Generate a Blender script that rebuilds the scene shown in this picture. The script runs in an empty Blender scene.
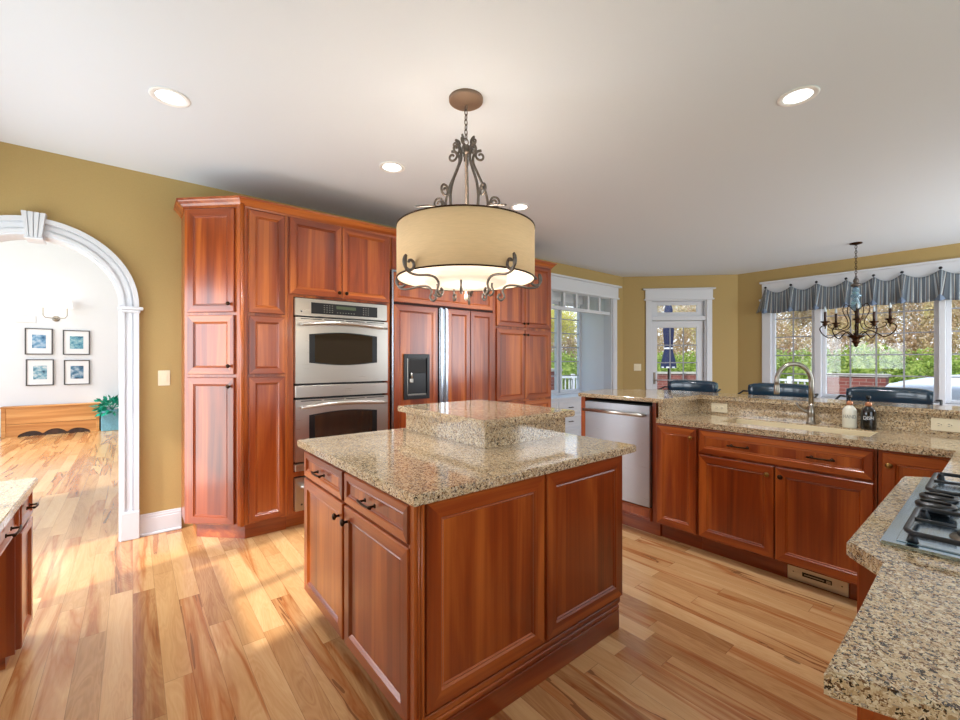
import bpy, bmesh, math, random
from mathutils import Vector, Matrix
random.seed(7)
C = bpy.data.collections.new('kitchen'); bpy.context.scene.collection.children.link(C)
SC = bpy.context.scene
PI = math.pi
# ------------------------------------------------------------------ camera
CH = 1.345
cam = bpy.data.objects.new('camera', bpy.data.cameras.new('camera')); C.objects.link(cam)
cam.data.sensor_width = 36; cam.data.lens = 16.0; cam.data.clip_start = .02
cam.location = (0, 0, CH); cam.rotation_euler = (PI/2, 0, math.radians(50.85-90))
SC.camera = cam
# ------------------------------------------------------------------ world, lights, exposure
SC.view_settings.view_transform = 'Standard'; SC.view_settings.look = 'None'
SC.view_settings.gamma = 1; SC.view_settings.use_curve_mapping = False
SC.view_settings.exposure = 0.78
W = bpy.data.worlds.new('sky'); SC.world = W; W.use_nodes = True
wn = W.node_tree.nodes; wl = W.node_tree.links
for n in list(wn): wn.remove(n)
wo = wn.new('ShaderNodeOutputWorld'); wb = wn.new('ShaderNodeBackground'); wb.inputs['Strength'].default_value = 1.15
wt = wn.new('ShaderNodeTexCoord'); wsp = wn.new('ShaderNodeSeparateXYZ'); wr = wn.new('ShaderNodeValToRGB')
wr.color_ramp.elements[0].position = 0.0; wr.color_ramp.elements[0].color = (.84,.90,.97,1)
wr.color_ramp.elements[1].position = .6; wr.color_ramp.elements[1].color = (.45,.66,.95,1)
wl.new(wt.outputs['Generated'], wsp.inputs[0]); wl.new(wsp.outputs['Z'], wr.inputs[0]); wl.new(wr.outputs[0], wb.inputs[0]); wl.new(wb.outputs[0], wo.inputs[0])

def light(name, typ, loc, energy, color=(1,1,1), rot=(0,0,0), size=1, sy=None, **k):
    l = bpy.data.lights.new(name, typ); l.energy = energy; l.color = color
    if typ == 'AREA':
        l.shape = 'RECTANGLE' if sy else 'DISK'; l.size = size
        if sy: l.size_y = sy
    elif typ == 'SUN': l.angle = math.radians(2)
    else: l.shadow_soft_size = size
    for a, b in k.items(): setattr(l, a, b)
    o = bpy.data.objects.new(name, l); C.objects.link(o); o.location = loc; o.rotation_euler = rot
    return o
light('sun', 'SUN', (0,0,10), 2.5, (1,.95,.86), (math.radians(48), 0, math.radians(-75)))
# area lamps outside the picture: desk window, plus added fill at south and west
light('added_south_fill', 'AREA', (.75,-2.12,1.5), 20, (.84,.92,1), (PI/2,0,0), 2.9, 2.1)
light('added_breakfast_fill', 'AREA', (6.3,-2.12,1.5), 75, (.84,.92,1), (PI/2,0,0), 2.2, 2.1)
light('desk_window_daylight', 'AREA', (-1.09,2.34,1.62), 14, (.84,.92,1), (PI/2,0,-PI/2), 1.2, 1.1)
light('added_west_glare_light', 'AREA', (-1.11,3.61,1.06), 20, (.86,.92,1), (PI/2,0,-PI/2), .84, 2.06)  # unseen door lamp, added to put glare on the pantry doors
# added fill for the living room beyond the arch, as from unseen windows
light('added_living_room_fill', 'AREA', (-3.9,7.6,2.2), 95, (.93,.96,1), (PI/2,0,-PI/2), 5.0, 3.4)
# ------------------------------------------------------------------ materials
def nodes(name):
    m = bpy.data.materials.new(name); m.use_nodes = True
    nt = m.node_tree; b = nt.nodes['Principled BSDF']
    return m, nt, b
def rgb(r, g, b):   # sRGB 0..255 -> linear
    f = lambda c: (c/255/12.92) if c <= 10 else ((c/255+.055)/1.055)**2.4
    return (f(r), f(g), f(b), 1)
def plain(name, col, rough=.5, metal=0, coat=0, bump=0, bscale=60, var=.0):
    m, nt, b = nodes(name); L = nt.links
    b.inputs['Base Color'].default_value = col; b.inputs['Roughness'].default_value = rough
    b.inputs['Metallic'].default_value = metal; b.inputs['Coat Weight'].default_value = coat
    if bump or var:
        tc = nt.nodes.new('ShaderNodeTexCoord'); n = nt.nodes.new('ShaderNodeTexNoise'); n.inputs['Scale'].default_value = bscale; n.inputs['Detail'].default_value = 3
        L.new(tc.outputs['Object'], n.inputs['Vector'])
        if bump:
            bp = nt.nodes.new('ShaderNodeBump'); bp.inputs['Strength'].default_value = bump; bp.inputs['Distance'].default_value = .003
            L.new(n.outputs[0], bp.inputs['Height']); L.new(bp.outputs[0], b.inputs['Normal'])
        if var:
            r = nt.nodes.new('ShaderNodeValToRGB'); e = r.color_ramp.elements
            e[0].position = .35; e[1].position = .65
            e[0].color = tuple(c*(1-var) for c in col[:3])+(1,); e[1].color = tuple(min(1, c*(1+var)) for c in col[:3])+(1,)
            L.new(n.outputs[0], r.inputs[0]); L.new(r.outputs[0], b.inputs['Base Color'])
    return m
def emit(name, col, s):
    m, nt, b = nodes(name); b.inputs['Base Color'].default_value = col
    b.inputs['Emission Color'].default_value = col; b.inputs['Emission Strength'].default_value = s; return m
def ramp(nt, stops, interp='LINEAR'):
    r = nt.nodes.new('ShaderNodeValToRGB'); r.color_ramp.interpolation = interp
    e = r.color_ramp.elements
    while len(e) < len(stops): e.new(1)
    for el, (p, c) in zip(e, stops): el.position = p; el.color = c
    return r
def wood(name, dark, mid, lightc, axis='Z', strip=.095, rough=.32, coat=.6, scale=1):
    m, nt, b = nodes(name); L = nt.links; N = nt.nodes.new
    tc = N('ShaderNodeTexCoord'); oi = N('ShaderNodeObjectInfo')
    vm = N('ShaderNodeVectorMath'); vm.operation = 'MULTIPLY_ADD'
    cb = N('ShaderNodeCombineXYZ'); ml = N('ShaderNodeMath'); ml.operation = 'MULTIPLY'; ml.inputs[1].default_value = 9
    L.new(oi.outputs['Random'], ml.inputs[0])
    for i in range(3): L.new(ml.outputs[0], cb.inputs[i])
    s = {'Z': (11, 11, .8), 'X': (.8, 11, 11), 'Y': (11, .8, 11)}[axis]
    vm.inputs[1].default_value = tuple(v*scale for v in s); L.new(tc.outputs['Object'], vm.inputs[0]); L.new(cb.outputs[0], vm.inputs[2])
    n1 = N('ShaderNodeTexNoise'); n1.inputs['Scale'].default_value = 1; n1.inputs['Detail'].default_value = 5; n1.inputs['Distortion'].default_value = .6
    L.new(vm.outputs[0], n1.inputs['Vector'])
    vm2 = N('ShaderNodeVectorMath'); vm2.operation = 'MULTIPLY'; vm2.inputs[1].default_value = {'Z': (9, 9, .5), 'X': (.5, 9, 9), 'Y': (9, .5, 9)}[axis]
    L.new(vm.outputs[0], vm2.inputs[0])
    n2 = N('ShaderNodeTexNoise'); n2.inputs['Scale'].default_value = 1; n2.inputs['Detail'].default_value = 3; L.new(vm2.outputs[0], n2.inputs['Vector'])
    # glued-up boards
    sp = N('ShaderNodeSeparateXYZ'); L.new(tc.outputs['Object'], sp.inputs[0])
    dv = N('ShaderNodeMath'); dv.operation = 'DIVIDE'; dv.inputs[1].default_value = strip; L.new(sp.outputs['X' if axis == 'Z' else 'Z' if axis == 'X' else 'X'], dv.inputs[0])
    fl = N('ShaderNodeMath'); fl.operation = 'FLOOR'; L.new(dv.outputs[0], fl.inputs[0])
    ad = N('ShaderNodeMath'); ad.operation = 'ADD'; L.new(fl.outputs[0], ad.inputs[0]); L.new(ml.outputs[0], ad.inputs[1])
    wnz = N('ShaderNodeTexWhiteNoise'); wnz.noise_dimensions = '1D'; L.new(ad.outputs[0], wnz.inputs['W'])
    a1 = N('ShaderNodeMath'); a1.operation = 'MULTIPLY_ADD'; a1.inputs[1].default_value = .24; L.new(wnz.outputs[0], a1.inputs[0]); L.new(n1.outputs[0], a1.inputs[2])
    a2 = N('ShaderNodeMath'); a2.operation = 'MULTIPLY_ADD'; a2.inputs[1].default_value = .16; L.new(n2.outputs[0], a2.inputs[0]); L.new(a1.outputs[0], a2.inputs[2])
    r = ramp(nt, [(.42, dark), (.68, mid), (.95, lightc)]); L.new(a2.outputs[0], r.inputs[0]); L.new(r.outputs[0], b.inputs['Base Color'])
    b.inputs['Roughness'].default_value = rough; b.inputs['Coat Weight'].default_value = coat; b.inputs['Coat Roughness'].default_value = .18
    return m
M = {}
ch = (rgb(104,37,9), rgb(148,63,18), rgb(194,104,40))
M['cherry'] = wood('cherry_vertical', *ch)
M['cherry_h'] = wood('cherry_horizontal', *ch, axis='X')
M['groove'] = plain('dark_cherry_shadow_gap', rgb(60,20,9), .6)
M['pine'] = wood('pine', rgb(176,112,56), rgb(206,146,84), rgb(224,172,110), axis='X', strip=.3, rough=.5, coat=0)
M['gold'] = plain('gold_wall_paint', rgb(176,149,95), .75, bump=.15, bscale=180, var=.03)
M['white_wall'] = plain('white_wall_paint', rgb(232,233,236), .8, bump=.1, bscale=180)
M['ceiling'] = plain('ceiling_paint', rgb(221,227,236), .9, bump=.1, bscale=200)
M['trim'] = plain('white_trim_paint', rgb(212,213,218), .4)
M['bronze'] = plain('dark_bronze', rgb(62,44,32), .35, 1)
M['brass'] = plain('antique_brass', rgb(150,116,66), .32, 1)
M['iron'] = plain('aged_bronze_iron', rgb(112,104,98), .38, .85, var=.15)
M['black'] = plain('black_plastic', rgb(8,8,10), .35)
M['muntin'] = plain('backlit_grey_muntin', rgb(158,158,162), .5)  # white muntins greyed, their backlit shade is put into the colour
M['blackiron'] = plain('cast_iron', rgb(26,27,30), .42, bump=.2, bscale=300)
M['keys'] = plain('grey_keys', rgb(120,116,108), .5)
M['rubber'] = plain('grey_seal', rgb(35,35,36), .6)
M['almond'] = plain('almond_plastic', rgb(232,220,190), .35)
M['chrome'] = plain('brushed_nickel', rgb(158,152,142), .28, 1)
M['sink'] = plain('cream_composite', rgb(226,210,176), .3)
M['ceramic_w'] = plain('cream_ceramic', rgb(226,222,204), .25)
M['ceramic_b'] = plain('black_ceramic', rgb(12,13,15), .12, coat=.5)
M['copper'] = plain('copper', rgb(205,140,105), .3, .8)
M['leather'] = plain('dark_teal_leather', rgb(26,58,78), .2, coat=.6, bump=.2, bscale=90)
M['darkwood'] = wood('espresso_wood', rgb(34,18,10), rgb(52,28,16), rgb(72,40,22))
M['brown'] = plain('brown_candle_sleeve', rgb(60,34,18), .5)
M['umbrella'] = plain('navy_canvas', rgb(20,34,72), .8, bump=.3, bscale=60)
M['umbtrim'] = plain('white_canvas_band', rgb(220,222,226), .8)
M['tarp'] = plain('pale_grey_tarp', rgb(202,204,212), .6, bump=.5, bscale=6, var=.08)
M['railing'] = plain('weathered_white_paint', rgb(206,208,212), .6)
M['concrete'] = plain('concrete', rgb(168,162,152), .9, bump=.4, bscale=30, var=.1)
M['patio_iron'] = plain('black_patio_metal', rgb(30,32,38), .4, .5)
M['green_display'] = emit('green_display', rgb(66,74,50), .1)
M['bulb'] = plain('frosted_candle_bulb', rgb(200,212,220), .2)
M['can'] = emit('downlight_lens', (1,.98,.95,1), 2.5)
M['mat'] = plain('picture_mat', rgb(238,238,240), .6)
M['frame'] = plain('dark_grey_frame', rgb(70,68,70), .4)
M['teal'] = plain('teal_leaf', rgb(30,150,125), .4, var=.35, bscale=14)
M['teal_box'] = plain('pale_blue_wicker', rgb(110,165,185), .6, bump=.6, bscale=60, var=.12)
M['sconce'] = emit('sconce_shade_fabric', (1,.95,.88,1), .4)
M['stone_liner'] = plain('lens_ring_white', rgb(240,240,240), .4)
# stainless: brushed
def stainless(name, col, rough, stretch):
    m, nt, b = nodes(name); L = nt.links; N = nt.nodes.new
    b.inputs['Base Color'].default_value = col; b.inputs['Metallic'].default_value = 1; b.inputs['Roughness'].default_value = rough
    tc = N('ShaderNodeTexCoord'); mp = N('ShaderNodeMapping'); mp.inputs['Scale'].default_value = stretch
    n = N('ShaderNodeTexNoise'); n.inputs['Scale'].default_value = 1; n.inputs['Detail'].default_value = 2
    L.new(tc.outputs['Object'], mp.inputs[0]); L.new(mp.outputs[0], n.inputs['Vector'])
    mr = N('ShaderNodeMapRange'); mr.inputs['To Min'].default_value = rough-.07; mr.inputs['To Max'].default_value = rough+.1
    L.new(n.outputs[0], mr.inputs[0]); L.new(mr.outputs[0], b.inputs['Roughness'])
    bp = N('ShaderNodeBump'); bp.inputs['Strength'].default_value = .015; bp.inputs['Distance'].default_value = .0005
    L.new(n.outputs[0], bp.inputs['Height']); L.new(bp.outputs[0], b.inputs['Normal'])
    return m
M['steel'] = stainless('brushed_stainless', rgb(196,190,182), .30, (4, 300, 300))
M['steel_top'] = stainless('cooktop_stainless', rgb(198,220,238), .14, (4, 200, 200))  # blue tint puts the sky's reflection into the base colour
M['steel_v'] = stainless('brushed_stainless_trim', rgb(172,178,186), .25, (300, 300, 4))
M['steel_dw'] = stainless('brushed_stainless_door', rgb(178,181,187), .3, (4, 300, 300))
def oven_glass():
    m, nt, b = nodes('oven_window_glass'); b.inputs['Base Color'].default_value = rgb(44,38,32); b.inputs['Roughness'].default_value = .06
    b.inputs['Coat Weight'].default_value = 1; b.inputs['Coat Roughness'].default_value = .03; return m
M['oven_glass'] = oven_glass()
def glass():
    m, nt, b = nodes('window_glass'); L = nt.links
    nt.nodes.remove(b); o = nt.nodes['Material Output']
    t = nt.nodes.new('ShaderNodeBsdfTransparent'); g = nt.nodes.new('ShaderNodeBsdfGlossy'); g.inputs['Roughness'].default_value = .01
    mx = nt.nodes.new('ShaderNodeMixShader'); mx.inputs[0].default_value = .03
    L.new(t.outputs[0], mx.inputs[1]); L.new(g.outputs[0], mx.inputs[2]); L.new(mx.outputs[0], o.inputs[0]); return m
M['glass'] = glass()
def crystal():
    m, nt, b = nodes('pale_blue_glass'); b.inputs['Base Color'].default_value = rgb(170,205,225); b.inputs['Transmission Weight'].default_value = .7
    b.inputs['Roughness'].default_value = .08; return m
M['crystal'] = crystal()
def granite(name, pal, scale):
    m, nt, b = nodes(name); L = nt.links; N = nt.nodes.new
    tc = N('ShaderNodeTexCoord')
    nz = N('ShaderNodeTexNoise'); nz.inputs['Scale'].default_value = scale*.8; L.new(tc.outputs['Object'], nz.inputs['Vector'])
    mx = N('ShaderNodeMixRGB'); mx.blend_type = 'LINEAR_LIGHT'; mx.inputs[0].default_value = .012
    L.new(tc.outputs['Object'], mx.inputs[1]); L.new(nz.outputs['Color'], mx.inputs[2])
    v = N('ShaderNodeTexVoronoi'); v.inputs['Scale'].default_value = scale; L.new(mx.outputs[0], v.inputs['Vector'])
    sp = N('ShaderNodeSeparateColor'); L.new(v.outputs['Color'], sp.inputs[0])
    n2 = N('ShaderNodeTexNoise'); n2.inputs['Scale'].default_value = scale*.22; n2.inputs['Detail'].default_value = 2; L.new(tc.outputs['Object'], n2.inputs['Vector'])
    a = N('ShaderNodeMath'); a.operation = 'MULTIPLY_ADD'; a.inputs[1].default_value = .5; L.new(n2.outputs[0], a.inputs[0]); L.new(sp.outputs[0], a.inputs[2])
    s = N('ShaderNodeMath'); s.operation = 'SUBTRACT'; s.inputs[1].default_value = .25; L.new(a.outputs[0], s.inputs[0])
    r = ramp(nt, pal, 'CONSTANT'); L.new(s.outputs[0], r.inputs[0]); L.new(r.outputs[0], b.inputs['Base Color'])
    b.inputs['Roughness'].default_value = .10; b.inputs['Coat Weight'].default_value = .25; b.inputs['Coat Roughness'].default_value = .02
    return m
M['granite'] = granite('speckled_granite', [(0, rgb(206,182,146)), (.26, rgb(176,146,108)), (.42, rgb(222,204,172)), (.59, rgb(118,84,56)), (.70, rgb(196,168,128)), (.78, rgb(48,36,28)), (.92, rgb(162,150,136))], 200)
def floor_mat(name):
    m, nt, b = nodes(name); L = nt.links; N = nt.nodes.new
    def math_(op, a, bb=None, c=None):
        n = N('ShaderNodeMath'); n.operation = op
        for i, v in enumerate((a, bb, c)):
            if v is None: continue
            if isinstance(v, (int, float)): n.inputs[i].default_value = v
            else: L.new(v, n.inputs[i])
        return n.outputs[0]
    tc = N('ShaderNodeTexCoord'); sp = N('ShaderNodeSeparateXYZ'); L.new(tc.outputs['Object'], sp.inputs[0])
    X, Y = sp.outputs['X'], sp.outputs['Y']
    xs = math_('DIVIDE', X, .1); row = math_('FLOOR', xs); fx = math_('FRACT', xs)
    w1 = N('ShaderNodeTexWhiteNoise'); w1.noise_dimensions = '1D'; L.new(row, w1.inputs['W'])
    ys = math_('ADD', math_('DIVIDE', Y, 1.15), math_('MULTIPLY', w1.outputs[0], 7.3)); seg = math_('FLOOR', ys); fy = math_('FRACT', ys)
    cb = N('ShaderNodeCombineXYZ'); L.new(row, cb.inputs[0]); L.new(seg, cb.inputs[1])
    w2 = N('ShaderNodeTexWhiteNoise'); w2.noise_dimensions = '2D'; L.new(cb.outputs[0], w2.inputs['Vector'])
    sc = N('ShaderNodeSeparateColor'); L.new(w2.outputs['Color'], sc.inputs[0])
    # grain coordinates, shifted per plank
    off = math_('MULTIPLY', w2.outputs[0], 40)
    gc = N('ShaderNodeCombineXYZ'); L.new(math_('ADD', math_('MULTIPLY', X, 9), off), gc.inputs[0]); L.new(math_('ADD', math_('MULTIPLY', Y, 1.1), off), gc.inputs[1]); L.new(off, gc.inputs[2])
    g1 = N('ShaderNodeTexNoise'); g1.inputs['Scale'].default_value = 1; g1.inputs['Detail'].default_value = 3; g1.inputs['Distortion'].default_value = 1.2; L.new(gc.outputs[0], g1.inputs['Vector'])
    rings = math_('FRACT', math_('MULTIPLY', g1.outputs[0], 13))
    ringv = math_('ABSOLUTE', math_('SUBTRACT', rings, .5))
    gc2 = N('ShaderNodeCombineXYZ'); L.new(math_('MULTIPLY', X, 210), gc2.inputs[0]); L.new(math_('ADD', math_('MULTIPLY', Y, 7), off), gc2.inputs[1])
    g2 = N('ShaderNodeTexNoise'); g2.inputs['Scale'].default_value = 1; g2.inputs['Detail'].default_value = 2; L.new(gc2.outputs[0], g2.inputs['Vector'])
    t = math_('ADD', math_('MULTIPLY', sc.outputs[0], .42), math_('MULTIPLY', g1.outputs[0], .44))
    t = math_('ADD', t, math_('MULTIPLY', ringv, .2)); t = math_('ADD', t, math_('MULTIPLY', g2.outputs[0], .12))
    r = ramp(nt, [(.24, rgb(160,110,66)), (.42, rgb(190,142,92)), (.6, rgb(206,160,108)), (.85, rgb(222,182,132))])
    L.new(t, r.inputs[0])
    # dark heart streaks on some planks
    gc3 = N('ShaderNodeCombineXYZ'); L.new(math_('ADD', math_('MULTIPLY', X, 8), off), gc3.inputs[0]); L.new(math_('ADD', math_('MULTIPLY', Y, .6), off), gc3.inputs[1])
    g3 = N('ShaderNodeTexNoise'); g3.inputs['Scale'].default_value = 1; g3.inputs['Detail'].default_value = 4; g3.inputs['Distortion'].default_value = .8; L.new(gc3.outputs[0], g3.inputs['Vector'])
    line = math_('LESS_THAN', math_('ABSOLUTE', math_('SUBTRACT', g3.outputs[0], .5)), .009)
    sel = math_('GREATER_THAN', sc.outputs[1], .72)
    kn = N('ShaderNodeTexVoronoi'); kn.inputs['Scale'].default_value = 1; gc4 = N('ShaderNodeCombineXYZ'); L.new(math_('MULTIPLY', X, 5), gc4.inputs[0]); L.new(math_('MULTIPLY', Y, 1.6), gc4.inputs[1]); L.new(gc4.outputs[0], kn.inputs['Vector'])
    knot = math_('LESS_THAN', math_('ADD', kn.outputs['Distance'], math_('MULTIPLY', g1.outputs[0], .06)), .085)
    dk = math_('MAXIMUM', math_('MULTIPLY', line, sel), math_('MULTIPLY', knot, math_('GREATER_THAN', sc.outputs[2], .6)))
    band = math_('MULTIPLY', math_('MAXIMUM', 0.0, math_('SUBTRACT', 1.0, math_('DIVIDE', math_('ABSOLUTE', math_('SUBTRACT', g3.outputs[0], .46)), .085))), math_('GREATER_THAN', sc.outputs[1], .5))
    mxb = N('ShaderNodeMixRGB'); mxb.blend_type = 'MULTIPLY'; L.new(math_('MULTIPLY', band, .9), mxb.inputs[0]); L.new(r.outputs[0], mxb.inputs[1]); mxb.inputs[2].default_value = rgb(216,172,140)
    mx = N('ShaderNodeMixRGB'); L.new(math_('MULTIPLY', dk, .6), mx.inputs[0]); L.new(mxb.outputs[0], mx.inputs[1]); mx.inputs[2].default_value = rgb(92,46,24)
    seam = math_('MAXIMUM', math_('LESS_THAN', fx, .018), math_('LESS_THAN', fy, .002))
    mx2 = N('ShaderNodeMixRGB'); L.new(math_('MULTIPLY', seam, .55), mx2.inputs[0]); L.new(mx.outputs[0], mx2.inputs[1]); mx2.inputs[2].default_value = rgb(110,66,36)
    L.new(mx2.outputs[0], b.inputs['Base Color'])
    b.inputs['Roughness'].default_value = .24; b.inputs['Coat Weight'].default_value = .35; b.inputs['Coat Roughness'].default_value = .12
    return m
M['floor'] = floor_mat('hickory_planks')
def brick(name):
    m, nt, b = nodes(name); L = nt.links; N = nt.nodes.new
    tc = N('ShaderNodeTexCoord'); sp = N('ShaderNodeSeparateXYZ'); L.new(tc.outputs['Object'], sp.inputs[0])
    ad = N('ShaderNodeMath'); ad.operation = 'ADD'; L.new(sp.outputs[0], ad.inputs[0]); L.new(sp.outputs[1], ad.inputs[1])
    cb = N('ShaderNodeCombineXYZ'); L.new(ad.outputs[0], cb.inputs[0]); L.new(sp.outputs[2], cb.inputs[1])
    t = N('ShaderNodeTexBrick'); t.inputs['Scale'].default_value = 1; t.inputs['Brick Width'].default_value = .21; t.inputs['Row Height'].default_value = .07; t.inputs['Mortar Size'].default_value = .004
    t.inputs['Color1'].default_value = rgb(134,74,66); t.inputs['Color2'].default_value = rgb(104,52,46); t.inputs['Mortar'].default_value = rgb(150,132,122)
    L.new(cb.outputs[0], t.inputs[0]); L.new(t.outputs[0], b.inputs['Base Color']); b.inputs['Roughness'].default_value = .9; return m
M['brick'] = brick('red_brick')
def stripes(name):
    m, nt, b = nodes(name); L = nt.links; N = nt.nodes.new
    tc = N('ShaderNodeUVMap'); sp = N('ShaderNodeSeparateXYZ'); L.new(tc.outputs[0], sp.inputs[0])
    mu = N('ShaderNodeMath'); mu.operation = 'MULTIPLY'; mu.inputs[1].default_value = 14; L.new(sp.outputs[0], mu.inputs[0])
    fr = N('ShaderNodeMath'); fr.operation = 'FRACT'; L.new(mu.outputs[0], fr.inputs[0])
    bl = rgb(100,110,120)
    r = ramp(nt, [(0, bl), (.22, rgb(70,68,74)), (.30, rgb(176,176,172)), (.42, bl), (.62, rgb(96,82,78)), (.70, rgb(152,162,168)), (.86, rgb(84,94,106))], 'CONSTANT')
    L.new(fr.outputs[0], r.inputs[0]); L.new(r.outputs[0], b.inputs['Base Color']); b.inputs['Roughness'].default_value = .75; b.inputs['Sheen Weight'].default_value = .2; return m
M['stripe'] = stripes('striped_valance_fabric')
M['lining'] = plain('blue_grey_lining', rgb(108,124,148), .7)
def shade_mat(name, col, es):
    m, nt, b = nodes(name); L = nt.links; N = nt.nodes.new
    b.inputs['Base Color'].default_value = col; b.inputs['Roughness'].default_value = .8
    tc = N('ShaderNodeTexCoord'); mp = N('ShaderNodeMapping'); mp.inputs['Scale'].default_value = (20, 20, 260); n = N('ShaderNodeTexNoise'); n.inputs['Scale'].default_value = 1
    L.new(tc.outputs['Object'], mp.inputs[0]); L.new(mp.outputs[0], n.inputs['Vector'])
    r = ramp(nt, [(.3, tuple(c*.92 for c in col[:3])+(1,)), (.7, col)]); L.new(n.outputs[0], r.inputs[0]); L.new(r.outputs[0], b.inputs['Base Color'])
    L.new(r.outputs[0], b.inputs['Emission Color']); b.inputs['Emission Strength'].default_value = es
    return m
M['shade'] = shade_mat('lit_linen_shade', rgb(212,180,136), .16)
M['shade_in'] = shade_mat('lit_white_liner', rgb(250,236,216), .3)
def foliage(name, cols, scale=6):
    m, nt, b = nodes(name); L = nt.links; N = nt.nodes.new
    tc = N('ShaderNodeTexCoord'); n = N('ShaderNodeTexNoise'); n.inputs['Scale'].default_value = scale; n.inputs['Detail'].default_value = 6
    L.new(tc.outputs['Object'], n.inputs['Vector']); r = ramp(nt, [(.3+.4*i/(len(cols)-1), c) for i, c in enumerate(cols)]); L.new(n.outputs[0], r.inputs[0]); L.new(r.outputs[0], b.inputs['Base Color'])
    b.inputs['Roughness'].default_value = .8; b.inputs['Specular IOR Level'].default_value = .2
    if name.endswith(('leaves', 'twigs')):
        tl_ = N('ShaderNodeBsdfTranslucent'); L.new(r.outputs[0], tl_.inputs[0]); mx = N('ShaderNodeMixShader'); mx.inputs[0].default_value = .45
        L.new(b.outputs[0], mx.inputs[1]); L.new(tl_.outputs[0], mx.inputs[2]); L.new(mx.outputs[0], nt.nodes['Material Output'].inputs[0])
    return m
M['hedge'] = foliage('bright_green_leaves', [rgb(96,118,50), rgb(154,176,84), rgb(198,206,124)])
M['tan'] = foliage('budding_twigs', [rgb(176,146,126), rgb(206,182,148), rgb(214,206,140)], 1.5)
M['yellow'] = foliage('yellow_spring_leaves', [rgb(190,186,90), rgb(226,216,120), rgb(240,228,160)], 3)
M['bark'] = plain('pale_bark', rgb(206,190,174), .9, bump=.5, bscale=20, var=.15)
M['grass'] = foliage('lawn_grass', [rgb(90,122,50), rgb(130,160,70), rgb(160,176,96)], 3)
M['art1'] = foliage('blue_flower_print', [rgb(40,80,120), rgb(120,165,200), rgb(215,225,232)], 14)
M['art2'] = foliage('teal_stripe_print', [rgb(40,90,125), rgb(110,165,185), rgb(170,200,205)], 22)
M['art3'] = foliage('blue_shore_print', [rgb(30,60,90), rgb(130,175,195), rgb(220,225,225)], 17)
M['art4'] = foliage('dark_blue_wave_print', [rgb(14,26,44), rgb(90,130,160), rgb(215,225,232)], 12)

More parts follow.
